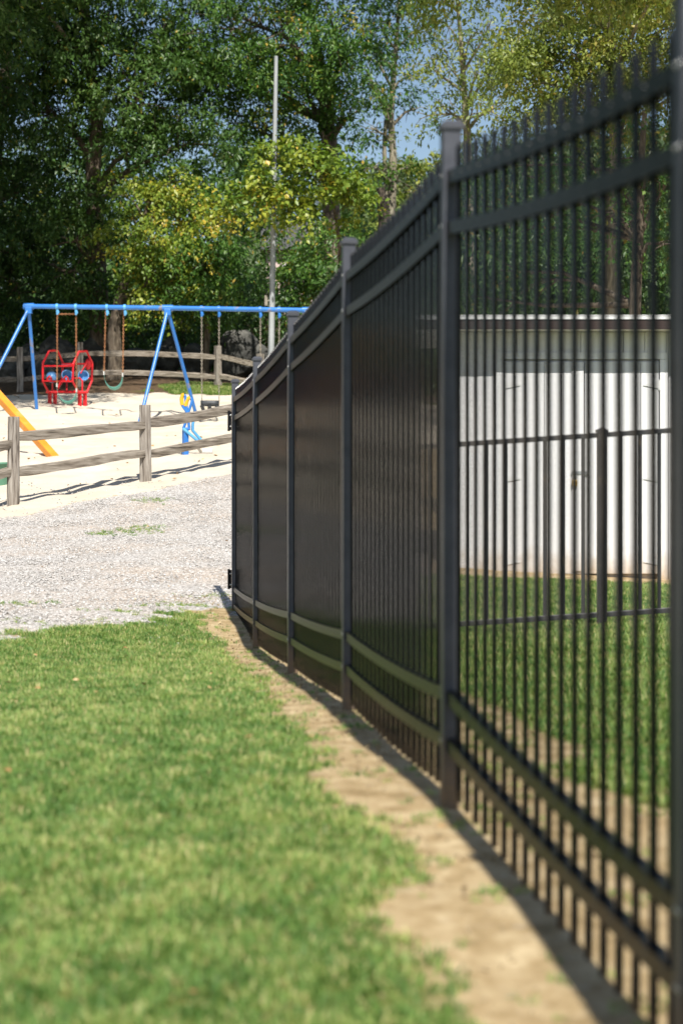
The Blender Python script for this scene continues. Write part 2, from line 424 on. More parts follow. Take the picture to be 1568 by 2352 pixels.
def axis(lo, hi, fine_lo, fine_hi, step, grow):
    a = list(np.arange(fine_lo, fine_hi + 1e-6, step))
    s = step
    while a[-1] < hi: s *= grow; a.append(a[-1] + s)
    s = step; b = []
    p = fine_lo
    while p > lo: s *= grow; p -= s; b.append(p)
    return np.array(b[::-1] + a)
gx = axis(-400, 400, -6.5, 3.4, 0.10, 1.22)
gy1 = np.arange(2.0, 18.0, 0.09); gy2 = np.arange(18.0, 56.0, 0.22)
far = [56.0]; s = 0.3
while far[-1] < 900: s *= 1.22; far.append(far[-1] + s)
near = [2.0]; s = 0.1
while near[-1] > -60: s *= 1.3; near.append(near[-1] - s)
gy = np.concatenate([np.array(near[1:][::-1]), gy1, gy2, np.array(far)])
GX, GY = np.meshgrid(gx, gy)
N1 = vnoise(GX, GY, 1.3); N2 = vnoise(GX, GY, 4.5, 7.0)
G, D, GR, SA = regions(GX, GY, N1, N2)
fade = ((np.abs(GX) < 14) & (GY < 60))
GZ = gzv(GX, GY) + fade * (N2 * 0.010 + N1 * 0.012) + SA * fade * (N2 * 0.03 + vnoise(GX, GY, 2.2, 3.0) * 0.035)
nyy, nxx = GX.shape
verts = np.c_[GX.ravel(), GY.ravel(), GZ.ravel()]
ii, jj = np.meshgrid(np.arange(nyy - 1), np.arange(nxx - 1), indexing='ij')
quads = np.c_[(ii * nxx + jj).ravel(), (ii * nxx + jj + 1).ravel(), ((ii + 1) * nxx + jj + 1).ravel(), ((ii + 1) * nxx + jj).ravel()]
Wt = np.stack([G.ravel(), D.ravel(), GR.ravel(), SA.ravel()], 1)
reg = Wt[quads].mean(1).argmax(1)

def ground_mat():
    m, nt, b, out = new_mat('ground_surface')
    L = nt.links.new
    tc = nd(nt, 'ShaderNodeTexCoord'); v = tc.outputs['Object']
    def att(n):
        a = nd(nt, 'ShaderNodeAttribute', attribute_name=n); return a.outputs['Fac']
    def vor(scale, rnd=1.0, feat='F1'):
        t = nd(nt, 'ShaderNodeTexVoronoi', feature=feat); t.inputs['Scale'].default_value = scale; L(v, t.inputs['Vector']); return t
    # sand
    s1 = ramp(nt, nz(nt, v, 1.1, 6), [(0.3, (0.54, 0.47, 0.37)), (0.65, (0.66, 0.59, 0.485))])
    sp = ramp(nt, vor(26).outputs['Distance'], [(0.055, (0, 0, 0)), (0.085, (1, 1, 1))])
    spk = nd(nt, 'ShaderNodeMix', data_type='RGBA'); L(sp, spk.inputs['Factor']); spk.inputs['A'].default_value = (0.30, 0.23, 0.16, 1); L(s1, spk.inputs['B'])
    sand = spk.outputs['Result']
    # gravel
    vg = vor(44)
    g1 = ramp(nt, vg.outputs['Color'], [(0.0, (0.13, 0.125, 0.115)), (0.25, (0.37, 0.355, 0.335)), (0.6, (0.54, 0.52, 0.495)), (1.0, (0.76, 0.74, 0.715))])
    g2 = ramp(nt, vg.outputs['Distance'], [(0.45, (1, 1, 1)), (0.85, (0.55, 0.5, 0.45))])
    gm = nd(nt, 'ShaderNodeMix', data_type='RGBA', blend_type='MULTIPLY'); gm.inputs['Factor'].default_value = 1; L(g1, gm.inputs['A']); L(g2, gm.inputs['B'])
    warm = ramp(nt, nz(nt, v, 0.8, 5), [(0.4, (1, 1, 1)), (0.7, (1.0, 0.90, 0.80))])
    gm2 = nd(nt, 'ShaderNodeMix', data_type='RGBA', blend_type='MULTIPLY'); gm2.inputs['Factor'].default_value = 1; L(gm.outputs['Result'], gm2.inputs['A']); L(warm, gm2.inputs['B'])
    gravel = gm2.outputs['Result']
    # dirt and soil under the lawn
    dn = nz(nt, v, 9, 8, 0.65)
    dirt = ramp(nt, dn, [(0.25, (0.18, 0.125, 0.055)), (0.46, (0.36, 0.265, 0.14)), (0.70, (0.55, 0.44, 0.27))])
    soil = ramp(nt, nz(nt, v, 14, 6), [(0.3, (0.07, 0.085, 0.02)), (0.7, (0.17, 0.18, 0.05))])
    # leaf litter under the far trees
    litter = ramp(nt, nz(nt, v, 7, 6), [(0.3, (0.05, 0.033, 0.02)), (0.7, (0.15, 0.10, 0.06))])
    xyz = nd(nt, 'ShaderNodeSeparateXYZ'); L(v, xyz.inputs[0])
    lf = nd(nt, 'ShaderNodeMapRange'); lf.inputs['From Min'].default_value = 46; lf.inputs['From Max'].default_value = 50; L(xyz.outputs['Y'], lf.inputs['Value'])
    dm = nd(nt, 'ShaderNodeMix', data_type='RGBA'); L(lf.outputs[0], dm.inputs['Factor']); L(dirt, dm.inputs['A']); L(litter, dm.inputs['B'])
    edge = nz(nt, v, 16, 6, 0.7)
    def wgt(n, lo=0.36, hi=0.64):
        a = nd(nt, 'ShaderNodeMath', operation='ADD'); L(att(n), a.inputs[0])
        e = nd(nt, 'ShaderNodeMath', operation='SUBTRACT'); L(edge, e.inputs[0]); e.inputs[1].default_value = 0.5
        e2 = nd(nt, 'ShaderNodeMath', operation='MULTIPLY'); L(e.outputs[0], e2.inputs[0]); e2.inputs[1].default_value = 1.1
        L(e2.outputs[0], a.inputs[1])
        return ramp(nt, a.outputs[0], [(lo, (0, 0, 0)), (hi, (1, 1, 1))])
    c = dm.outputs['Result']
    for n, col in (('grass', soil), ('gravel', gravel), ('sand', sand)):
        mx = nd(nt, 'ShaderNodeMix', data_type='RGBA'); L(wgt(n, 0.12, 0.36) if n == 'gravel' else wgt(n), mx.inputs['Factor']); L(c, mx.inputs['A']); L(col, mx.inputs['B']); c = mx.outputs['Result']
    L(c, b.inputs['Base Color'])
    b.inputs['Roughness'].default_value = 0.9
    b.inputs['Specular IOR Level'].default_value = 0.15
    h1 = nz(nt, v, 22, 8, 0.7)
    hg = nd(nt, 'ShaderNodeMath', operation='MULTIPLY'); L(vg.outputs['Distance'], hg.inputs[0]); L(att('gravel'), hg.inputs[1])
    hh = nd(nt, 'ShaderNodeMath', operation='SUBTRACT'); L(h1, hh.inputs[0]); L(hg.outputs[0], hh.inputs[1])
    bump(nt, b, hh.outputs[0], 0.55, 0.02)
    return m
M['ground'] = ground_mat()
for k, nm_ in enumerate(('lawn', 'ground', 'gravel_path', 'sand')):
    q = quads[reg == k]
    used, inv = np.unique(q, return_inverse=True)
    me = np_mesh(nm_, verts[used], inv.reshape(q.shape), {'grass': Wt[used, 0], 'dirt': Wt[used, 1], 'gravel': Wt[used, 2], 'sand': Wt[used, 3]}, smooth=True)
    me.materials.append(M['ground'])
    o = bpy.data.objects.new(nm_, me); COL.objects.link(o)
    tag(o, {'lawn': 'soil of the mown green lawn beside the black fence', 'ground': 'bare brown earth along the fence and under the trees',
            'gravel_path': 'pale grey gravel path between lawn and playground', 'sand': 'pale cream sand of the playground'}[nm_], kind='structure')

# ------------------------------------------------------------------ scatter (grass, pebbles): points with instances of small tufts
def scatter(name, pts, rot, scl, idx, protos, label, mat_):
    pc = bpy.data.collections.new(name + '_pieces')
    for i, me in enumerate(protos):
        po = bpy.data.objects.new('%s_piece_%02d' % (name, i), me); pc.objects.link(po)
    me = bpy.data.meshes.new(name)
    me.vertices.add(len(pts)); me.vertices.foreach_set('co', np.asarray(pts, np.float32).ravel())
    a = me.attributes.new('rot', 'FLOAT_VECTOR', 'POINT'); a.data.foreach_set('vector', np.asarray(rot, np.float32).ravel())
    a = me.attributes.new('scl', 'FLOAT', 'POINT'); a.data.foreach_set('value', np.asarray(scl, np.float32))
    a = me.attributes.new('idx', 'INT', 'POINT'); a.data.foreach_set('value', np.asarray(idx, np.int32))
    o = bpy.data.objects.new(name, me); COL.objects.link(o)
    me.materials.append(mat_)
    ng = bpy.data.node_groups.new(name + '_nodes', 'GeometryNodeTree')
    ng.interface.new_socket('Geometry', in_out='INPUT', socket_type='NodeSocketGeometry')
    ng.interface.new_socket('Geometry', in_out='OUTPUT', socket_type='NodeSocketGeometry')
    N = ng.nodes.new; L = ng.links.new
    gi = N('NodeGroupInput'); go = N('NodeGroupOutput'); ip = N('GeometryNodeInstanceOnPoints'); ci = N('GeometryNodeCollectionInfo')
    ci.inputs['Collection'].default_value = pc; ci.inputs['Separate Children'].default_value = True; ci.inputs['Reset Children'].default_value = True
    def na(n, t):
        x = N('GeometryNodeInputNamedAttribute'); x.data_type = t; x.inputs['Name'].default_value = n; return x.outputs['Attribute']
    e2r = N('FunctionNodeEulerToRotation')
    L(na('rot', 'FLOAT_VECTOR'), e2r.inputs[0])
    L(gi.outputs[0], ip.inputs['Points']); L(ci.outputs[0], ip.inputs['Instance'])
    ip.inputs['Pick Instance'].default_value = True
    L(na('idx', 'INT'), ip.inputs['Instance Index']); L(e2r.outputs[0], ip.inputs['Rotation']); L(na('scl', 'FLOAT'), ip.inputs['Scale'])
    L(ip.outputs[0], go.inputs[0])
    md = o.modifiers.new('scatter', 'NODES'); md.node_group = ng
    tag(o, label, kind='stuff')
    return o

def tuft(seed, n=18, spread=0.03, h=0.031, w=0.0034, tint=(0.2, 0.85)):
    r = np.random.default_rng(seed)
    V = []; F = []; T = []
    for i in range(n):
        a = r.uniform(0, 2 * PI); rad = spread * math.sqrt(r.uniform())
        p = np.array([math.cos(a) * rad, math.sin(a) * rad, -0.004])
        az = r.uniform(0, 2 * PI); lean = r.uniform(0.35, 1.45); L_ = h * r.uniform(0.55, 1.3)
        dx = np.array([math.cos(az), math.sin(az), 0])
        sd = np.array([-math.sin(az), math.cos(az), 0]) * w * r.uniform(0.7, 1.3)
        q1 = p + (dx * math.sin(lean * 0.5) + np.array([0, 0, math.cos(lean * 0.5)])) * L_ * 0.55
        q2 = q1 + (dx * math.sin(lean * 1.2) + np.array([0, 0, math.cos(lean * 1.2)])) * L_ * 0.5
        k = len(V)
        V += [p - sd * 0.5, p + sd * 0.5, q1 - sd * 0.42, q1 + sd * 0.42, q2]
        F += [(k, k + 1, k + 3), (k, k + 3, k + 2), (k + 2, k + 3, k + 4)]
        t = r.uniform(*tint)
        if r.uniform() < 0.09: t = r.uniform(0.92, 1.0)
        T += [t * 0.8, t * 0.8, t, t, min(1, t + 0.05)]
    me = np_mesh('tuft', np.array(V), np.array(F), {'tint': np.array(T)})
    me.materials.append(M['grass'])
    return me
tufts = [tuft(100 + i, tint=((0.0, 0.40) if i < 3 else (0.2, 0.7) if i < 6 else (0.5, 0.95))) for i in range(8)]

def scatter_grass(name, n, xr, yr, label, keep, hs=1.0):
    x = rng.uniform(*xr, n); y = rng.uniform(*yr, n)
    # only around what the lens takes in
    x0 = xr[0]
    n1 = vnoise(x, y, 1.3); n2 = vnoise(x, y, 4.5, 7.0)
    w = regions(x, y, n1, n2)
    k = keep(x, y, w, n1, n2)
    x, y, n1, n2 = x[k], y[k], n1[k], n2[k]
    z = gzv(x, y) + n2 * 0.01 + n1 * 0.012
    n3 = vnoise(x, y, 5.5, 21.0); n4 = vnoise(x, y, 0.7, 33.0)
    base = np.clip(3.7 + n3 * 4.5 + n4 * 2.0 + rng.normal(0, 1.7, len(x)), 0, 7.49).astype(int)
    rot = np.c_[rng.uniform(-0.2, 0.2, len(x)), rng.uniform(-0.2, 0.2, len(x)), rng.uniform(0, 2 * PI, len(x))]
    scl = hs * (0.7 + 0.6 * rng.random(len(x)) + 0.35 * n3)
    return scatter(name, np.c_[x, y, z], rot, scl, base, tufts, label, M['grass'])

def keep_left(x, y, w, n1, n2):
    side = x - fence_x(y)
    infr = (x > -0.187 * y - 1.1)
    dens = np.clip(1.25 - y * 0.035, 0.55, 1)
    return infr & (side < -0.1) & (rng.random(len(x)) < dens * np.maximum(sstep(0.12, 0.85, w[0]), 0.0))
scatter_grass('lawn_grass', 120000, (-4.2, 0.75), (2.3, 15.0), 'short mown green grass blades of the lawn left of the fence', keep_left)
def keep_right(x, y, w, n1, n2):
    side = x - fence_x(y)
    return (x < 0.187 * y + 1.0) & (side > 0.15) & (rng.random(len(x)) < sstep(0.3, 0.8, w[0])) & ~((y > 17.2))
scatter_grass('yard_grass', 56000, (-1.5, 4.3), (3.6, 17.3), 'green grass behind the tall fence in front of the white shed', keep_right, 1.05)
def keep_sparse(x, y, w, n1, n2):
    side = x - fence_x(y)
    patch = sstep(0.0, 0.42, vnoise(x, y, 2.6, 50.0)) * (0.4 + 0.6 * sstep(-0.2, 0.3, vnoise(x, y, 9.0, 52.0)))
    strip = (side > -0.6) & (side < 0.75) & (y < 15.5)
    edge = (np.abs(y - (12.5 + (x + 2.3) * 1.75)) < 1.1) & (side < 0)
    return (x > -0.187 * y - 1.0) & ((strip & (rng.random(len(x)) < patch * 0.9 + 0.05)) | (edge & (rng.random(len(x)) < patch * 0.9)))
scatter_grass('sparse_grass', 40000, (-4.0, 1.6), (2.6, 16.0), 'thin straggling grass on the bare earth beside the fence', keep_sparse, 0.7)
def keep_weeds(x, y, w, n1, n2):
    side = x - fence_x(y)
    p = vnoise(x * 0.55, y, 1.15, 77.0)
    return (side < -0.1) & (x > -0.187 * y - 1) & (y < 25) & (w[3] < 0.5) & (rng.random(len(x)) < sstep(0.46, 0.56, p))
scatter_grass('path_weeds', 12000, (-6.0, -0.8), (14.0, 25.0), 'low tufts of weed growing in the gravel path', keep_weeds, 0.9)
def keep_far(x, y, w, n1, n2):
    return (y > 50) & (rng.random(len(x)) < sstep(0.3, 0.8, w[0]))
scatter_grass('verge_grass', 16000, (-5.6, 2.0), (50.0, 54.4), 'bright grass verge along the far rail fence', keep_far, 2.6)

def pebble(seed):
    r = random.Random(seed)
    bm = bmesh.new(); bmesh.ops.create_icosphere(bm, subdivisions=1, radius=1.0)
    for v_ in bm.verts:
        v_.co *= r.uniform(0.65, 1.15); v_.co.z *= 0.6
    me = bpy.data.meshes.new('pebble'); bm.to_mesh(me); bm.free(); me.materials.append(M['pebble'])
    return me
pebbles = [pebble(i) for i in range(6)]
n = 52000
x = rng.uniform(-6.0, 0.0, n); y = rng.uniform(11.5, 27.0, n)
w = regions(x, y, vnoise(x, y, 1.3), vnoise(x, y, 4.5, 7.0))
k = (x > -0.187 * y - 0.8) & (x < np.where(y < 14.8, fence_x(y) - 0.05, 0)) & (rng.random(n) < np.maximum(w[2], 0.02 + 0.06 * w[3] * (y < 27))) & (y > 11.5)
x, y = x[k], y[k]
scatter('gravel', np.c_[x, y, gzv(x, y) + 0.002], rng.uniform(0, 6.28, (len(x), 3)) * np.array([0.1, 0.1, 1]), 0.005 + 0.015 * rng.random(len(x)) ** 1.8 , rng.integers(0, 6, len(x)), pebbles, 'loose pale grey gravel stones on the path', M['pebble'])

M['clod'] = mat('earth_clod', [(0.3, (0.16, 0.115, 0.06)), (0.6, (0.36, 0.28, 0.16)), (0.75, (0.52, 0.46, 0.36))], 1.5, rough=0.95)
clods = []
for i in range(5):
    me = pebble(40 + i); me.materials.clear(); me.materials.append(M['clod']); clods.append(me)
n = 9000
y = rng.uniform(2.4, 15.5, n); x = fence_x(y) + rng.uniform(-0.5, 0.8, n)
scatter('earth_crumbs', np.c_[x, y, gzv(x, y) + 0.004], rng.uniform(0, 6.28, (n, 3)) * np.array([0.2, 0.2, 1]), 0.0018 + 0.010 * rng.random(n) ** 4, rng.integers(0, 5, n), clods, 'crumbs of earth and small stones on the bare strip by the fence', M['clod'])
def dead_leaf(seed):
    r_ = np.random.default_rng(seed)
    V_ = np.array([(0, 0, 0), (0.45, 0.28, 0.12), (1, 0, 0.05), (0.45, -0.28, 0.10), (0.5, 0, 0.0)]) + r_.normal(0, 0.04, (5, 3))
    me = np_mesh('dead_leaf', V_, np.array([(0, 1, 4), (1, 2, 4), (2, 3, 4), (3, 0, 4)]), {'tint': r_.random(5)})
    me.materials.append(M['dead_leaf']); return me
M['dead_leaf'] = mat('dry_fallen_leaf', [(0.35, (0.22, 0.10, 0.035)), (0.5, (0.42, 0.26, 0.10)), (0.65, (0.60, 0.48, 0.28))], 0.8, rough=0.7)
dls = [dead_leaf(i) for i in range(5)]
n = 300
y = np.r_[rng.uniform(2.5, 14, 45), rng.uniform(14, 24, 45), rng.uniform(26, 50, 210)]; x = rng.uniform(-0.2, 0.12, n) * y * 1.0
w = regions(x, y, x * 0, x * 0)
scatter('fallen_leaves', np.c_[x, y, gzv(x, y) + 0.022 + 0.02 * (w[0] > .5)], np.c_[rng.uniform(-.5, .5, (n, 2)), rng.uniform(0, 6.28, n)], np.where(y < 25, rng.uniform(0.018, 0.045, n), rng.uniform(0.05, 0.12, n)), rng.integers(0, 5, n), dls, 'scattered dry fallen leaves on lawn, path and sand', M['dead_leaf'])

# ------------------------------------------------------------------ tall black metal fence
FPV = [Vector(p) for p in FP]
def fence_base_z(t, i):
    """smooth curve of the fence foot between post i and i+1"""
    return FPV[i].z + (FPV[i + 1].z - FPV[i].z) * t - (0.018 if i < 3 else 0.011) * 4 * t * (1 - t)
fence = empty('metal_fence', (FP[3][0], FP[3][1], FP[3][2]), 'tall black metal picket fence with spear tops running from the right edge to the gravel', 'fence')
FANG = math.atan2(FP[6][1] - FP[1][1], FP[6][0] - FP[1][0])
PS, HP = 0.054, 2.0
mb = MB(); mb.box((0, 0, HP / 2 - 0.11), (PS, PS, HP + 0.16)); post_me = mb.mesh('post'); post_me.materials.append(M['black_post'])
mb = MB()
c = 0.034
mb.add([(-c, -c, 0), (c, -c, 0), (c, c, 0), (-c, c, 0), (-c, -c, 0.016), (c, -c, 0.016), (c, c, 0.016), (-c, c, 0.016),
        (-0.02, -0.02, 0.028), (0.02, -0.02, 0.028), (0.02, 0.02, 0.028), (-0.02, 0.02, 0.028)],
       [(3, 2, 1, 0), (0, 1, 5, 4), (1, 2, 6, 5), (2, 3, 7, 6), (3, 0, 4, 7), (4, 5, 9, 8), (5, 6, 10, 9), (6, 7, 11, 10), (7, 4, 8, 11), (8, 9, 10, 11)])
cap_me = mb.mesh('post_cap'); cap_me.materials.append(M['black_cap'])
PW = 0.0158
mb = MB()
z0, z1 = 0.035, 1.912
h_ = PW / 2; tp = 0.0012
mb.add([(-h_, -h_, z0), (h_, -h_, z0), (h_, h_, z0), (-h_, h_, z0), (-h_, -h_, z1), (h_, -h_, z1), (h_, h_, z1), (-h_, h_, z1),
        (-tp, -tp, z1 + 0.0145), (tp, -tp, z1 + 0.0145), (tp, tp, z1 + 0.0145), (-tp, tp, z1 + 0.0145)],
       [(3, 2, 1, 0), (0, 1, 5, 4), (1, 2, 6, 5), (2, 3, 7, 6), (3, 0, 4, 7), (4, 5, 9, 8), (5, 6, 10, 9), (6, 7, 11, 10), (7, 4, 8, 11), (8, 9, 10, 11)])
picket_me = mb.mesh('picket'); picket_me.materials.append(M['black_picket'])
mb = MB(); mb.sphere((0, 0, 0), 0.0055, 8, 5, (1, 0.5, 1)); bolt_me = mb.mesh('bolt'); bolt_me.materials.append(M['bolt'])
RAILS = (1.832, 1.684, 0.317, 0.178)
for i, p in enumerate(FPV):
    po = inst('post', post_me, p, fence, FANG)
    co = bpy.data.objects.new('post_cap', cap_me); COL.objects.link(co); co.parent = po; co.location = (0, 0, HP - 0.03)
for i in range(len(FPV) - 1):
    a, b = FPV[i], FPV[i + 1]
    dirv = (b - a); dirv.z = 0; Lg = dirv.length; dirv.normalize()
    side = Vector((-dirv.y, dirv.x, 0))     # points left (to the lawn)
    npk = round(Lg / 0.1135)
    for k in range(1, npk):
        t = k / npk
        q = a.lerp(b, t); q.z = fence_base_z(t, i)
        inst('picket', picket_me, q, fence, FANG)
    screws = MB()
    for rz_ in RAILS:
        mb = MB()
        ns = 14
        rings = []
        for s_ in range(ns + 1):
            t = (s_ / ns) * (1 - PS / Lg) + PS / 2 / Lg
            q = a.lerp(b, t); q.z = fence_base_z(t, i) + rz_
            hw, hh = 0.0175, 0.019
            # a U channel: open below
            prof = [(-hw, -hh), (-hw, hh), (hw, hh), (hw, -hh), (hw - 0.003, -hh), (hw - 0.003, hh - 0.004), (-hw + 0.003, hh - 0.004), (-hw + 0.003, -hh)]
            rings.append([q + side * u + Vector((0, 0, w_)) for u, w_ in prof])
        m_ = len(prof)
        fs = [(s_ * m_ + k, s_ * m_ + (k + 1) % m_, (s_ + 1) * m_ + (k + 1) % m_, (s_ + 1) * m_ + k) for s_ in range(ns) for k in range(m_)]
        mb.add([v_ for r_ in rings for v_ in r_], fs)
        mb.build('rail', M['black'], fence)
        for k in range(1, npk):
            t = k / npk
            q = a.lerp(b, t); q.z = fence_base_z(t, i) + rz_ + 0.004
            screws.sphere(q + side * 0.0178, 0.0030, 6, 4)
    so = screws.build('screws', M['screw'], fence); so['kind'] = 'stuff'
    for rz_ in RAILS:
        for tt in (0.0, 1.0):
            q = a.lerp(b, tt); q.z = fence_base_z(tt, i) + rz_ + 0.006
            s_ = 1 if tt == 0 else -1
            if random.random() < 0.55:
                inst('bolt', bolt_me, q + side * (PS / 2 + 0.001) - dirv * 0.01 * s_, fence, FANG)
# hinges of the gate on the last post
for (y0_, y1_) in ((945, 988), (1309, 1351)):
    p_ = FPV[-1]; side = Vector((-math.sin(FANG), math.cos(FANG), 0)); fd = Vector((math.cos(FANG), math.sin(FANG), 0))
    z0_ = EYE + (HY - y1_) / FPX * 14.67; z1_ = EYE + (HY - y0_) / FPX * 14.67
    mb = MB()
    cpt = Vector((p_.x, p_.y, (z0_ + z1_) / 2)) + side * (PS / 2 + 0.012) + fd * 0.004
    mb.box(cpt, (0.045, 0.016, z1_ - z0_), FANG)
    mb.tube([cpt + side * 0.012 - Vector((0, 0, (z1_ - z0_) * 0.55)), cpt + side * 0.012 + Vector((0, 0, (z1_ - z0_) * 0.55))], 0.01, 8)
    hg_ = mb.build('gate_hinge', M['black'], fence)
    for s_ in (-0.3, 0.3):
        m2 = MB(); m2.sphere(cpt - fd * 0.027 + Vector((0, 0, s_ * (z1_ - z0_))), 0.007, 8, 5)
        b_ = m2.build('bolt', M['bolt']); b_.parent = hg_

# ------------------------------------------------------------------ low black fence in the yard
LD = 11.9
def low_top(x):   # pixel row of the top rail centre
    return 1024 - (x - 1000) * 0.066
lf = empty('low_metal_fence', W(1382, 1420, LD), 'low black metal fence standing in the grass before the white shed', 'fence')
def rot_low(): return math.atan2(0, 1)
mb = MB()
for x0_, x1_ in ((880, 1370), (1394, 1660)):
    mb = MB(); mb.bar(W(x0_, low_top(x0_), LD), W(x1_, low_top(x1_), LD), 0.032, 0.034); mb.build('rail', M['black_low'], lf, 0.003)
    mb = MB(); mb.bar(W(x0_, low_top(x0_) + 413, LD), W(x1_, low_top(x1_) + 413, LD), 0.032, 0.034); mb.build('rail', M['black_low'], lf, 0.003)
mb = MB(); mb.box((0, 0, 0), (0.020, 0.020, 1.155)); lp_me = mb.mesh('picket'); lp_me.materials.append(M['black_low'])
px = 1382 - 11 * 44.0
while px < 1660:
    if abs(px - 1382) > 5:
        inst('picket', lp_me, W(px, low_top(px) + 206.5, LD), lf)
    px += 44.0
for px in (1382, 1382 - 44 * 13):
    b_ = W(px, low_top(px) - 6, LD)
    mb = MB(); g_ = gz(b_.x, b_.y) - 0.08
    mb.box((b_.x, b_.y, (g_ + b_.z) / 2), (0.064, 0.064, b_.z - g_)); po = mb.build('post', M['black_low'], lf, 0.004)
    mb = MB(); c = 0.038
    mb.add([(b_.x + sx * c, b_.y + sy * c, b_.z + dz) for dz in (0, 0.016) for sx, sy in ((-1, -1), (1, -1), (1, 1), (-1, 1))] + [(b_.x, b_.y, b_.z + 0.034)],
           [(3, 2, 1, 0), (0, 1, 5, 4), (1, 2, 6, 5), (2, 3, 7, 6), (3, 0, 4, 7), (4, 5, 8), (5, 6, 8), (6, 7, 8), (7, 4, 8)])
    c_ = mb.build('post_cap', M['black_low']); c_.parent = po

# ------------------------------------------------------------------ white shed
SD = 17.3
def sx(px): return (px - HX) / FPX * SD
def sz(py): return EYE + (HY - py) / FPX * SD
SBZ = -0.20
shed = empty('shed', (sx(1340), SD, sz(1312)), 'white wooden shed with padlocked double doors and brown roof edge behind the low fence', 'shed')
wl, wr = sx(1040), sx(1650)
wtop = sz(762)
# siding boards of the front wall, left and right of the doors and above them
bw = 0.202
def boards(x0, x1, z0, z1, y, name='siding_board', step=bw, gap=0.006, parent=shed, th=0.018):
    x = x0
    while x < x1 - 0.01:
        xe = min(x + step, x1)
        mb = MB(); mb.box(((x + xe) / 2, y + random.uniform(-0.0015, 0.0015), (z0 + z1) / 2), (xe - x - gap, th, z1 - z0))
        o = mb.build(name, M['white_wood'], parent if parent.type == 'EMPTY' else None, 0.003)
        if parent.type != 'EMPTY': o.parent = parent
        x = xe
mb = MB()   # shell behind the boards
mb.box(((wl + wr) / 2, SD + 1.30, (SBZ + wtop) / 2), (wr - wl - 0.02, 2.5, wtop - SBZ)); mb.build('wall', M['white_wood'], shed)
boards(wl, sx(1138), SBZ, wtop, SD + 0.035)
boards(sx(1535), wr, SBZ, wtop, SD + 0.035)
boards(sx(1138), sx(1535), sz(809), wtop, SD + 0.035)
# header and jambs
mb = MB(); mb.box(((sx(1139) + sx(1533)) / 2, SD + 0.008, (sz(809) + sz(824.5)) / 2), (sx(1533) - sx(1139), 0.03, sz(809) - sz(824.5))); mb.build('door_header', M['white_wood'], shed, 0.003)
mb = MB(); mb.box(((sx(1139) + sx(1156)) / 2, SD + 0.010, (sz(825) + SBZ) / 2), (sx(1156) - sx(1139), 0.028, sz(825) - SBZ)); mb.build('door_jamb', M['white_wood'], shed, 0.003)
mb = MB(); mb.box(((sx(1515) + sx(1533)) / 2, SD + 0.010, (sz(825) + SBZ) / 2), (sx(1533) - sx(1515), 0.028, sz(825) - SBZ)); mb.build('door_jamb', M['white_wood'], shed, 0.003)
hinge_m = M['white_trim']
for x0_, x1_, flip in ((1158, 1339, 1), (1341, 1513.5, -1)):
    zb, zt = sz(1318), sz(829.5)
    mb = MB(); mb.box(((sx(x0_) + sx(x1_)) / 2, SD + 0.028, (zb + zt) / 2), (sx(x1_) - sx(x0_) - 0.004, 0.02, zt - zb))
    door = mb.build('door', M['white_wood'], shed)
    boards(sx(x0_) + 0.002, sx(x1_) - 0.002, zb, zt - 0.004, SD + 0.008, 'door_board', (sx(x1_) - sx(x0_)) / 4.0, 0.004, door, 0.016)
    for py in (884, 1099, 1290):
        hx_ = sx(x0_) if flip == 1 else sx(x1_)
        mb = MB()
        mb.box((hx_, SD - 0.004, sz(py)), (0.022, 0.008, 0.10))
        mb.add([(hx_, SD - 0.004, sz(py) + 0.035), (hx_, SD - 0.004, sz(py) - 0.035), (hx_ + flip * 0.15, SD - 0.004, sz(py) - 0.006), (hx_ + flip * 0.15, SD - 0.004, sz(py) + 0.006),
                (hx_, SD - 0.009, sz(py) + 0.035), (hx_, SD - 0.009, sz(py) - 0.035), (hx_ + flip * 0.15, SD - 0.009, sz(py) - 0.006), (hx_ + flip * 0.15, SD - 0.009, sz(py) + 0.006)],
               [(0, 3, 2, 1), (4, 5, 6, 7), (0, 1, 5, 4), (1, 2, 6, 5), (2, 3, 7, 6), (3, 0, 4, 7)])
        o = mb.build('hinge', hinge_m); o.parent = door
mb = MB(); mb.box((sx(1326), SD - 0.008, (sz(832) + sz(1312)) / 2), (sx(1340) - sx(1313), 0.014, sz(832) - sz(1312))); mb.build('door_astragal', M['white_wood'], shed, 0.003)
mb = MB(); mb.box(((sx(1311) + sx(1349)) / 2, SD - 0.019, sz(1086)), (sx(1349) - sx(1311), 0.005, 0.034)); mb.box((sx(1318), SD - 0.028, sz(1086)), (0.02, 0.018, 0.02))
mb.build('hasp', M['galv'], shed, 0.002)
# padlock (hangs from the hasp)
pc = Vector((sx(1318), SD - 0.034, sz(1108)))
lock = empty('padlock', pc + Vector((0, 0, -0.04)), 'small brass padlock hanging on the shed door hasp', 'padlock')
mb = MB(); mb.box(pc + Vector((0, 0, -0.005)), (0.052, 0.022, 0.055)); mb.build('lock_body', M['brass'], lock, 0.004)
mb = MB(); mb.tube([pc + Vector((-0.016, 0, 0.02)), pc + Vector((-0.016, 0, 0.052)), pc + Vector((-0.008, 0, 0.066)), pc + Vector((0.008, 0, 0.066)), pc + Vector((0.016, 0, 0.052)), pc + Vector((0.016, 0, 0.02))], 0.005, 6)
mb.build('shackle', M['bolt'], lock)
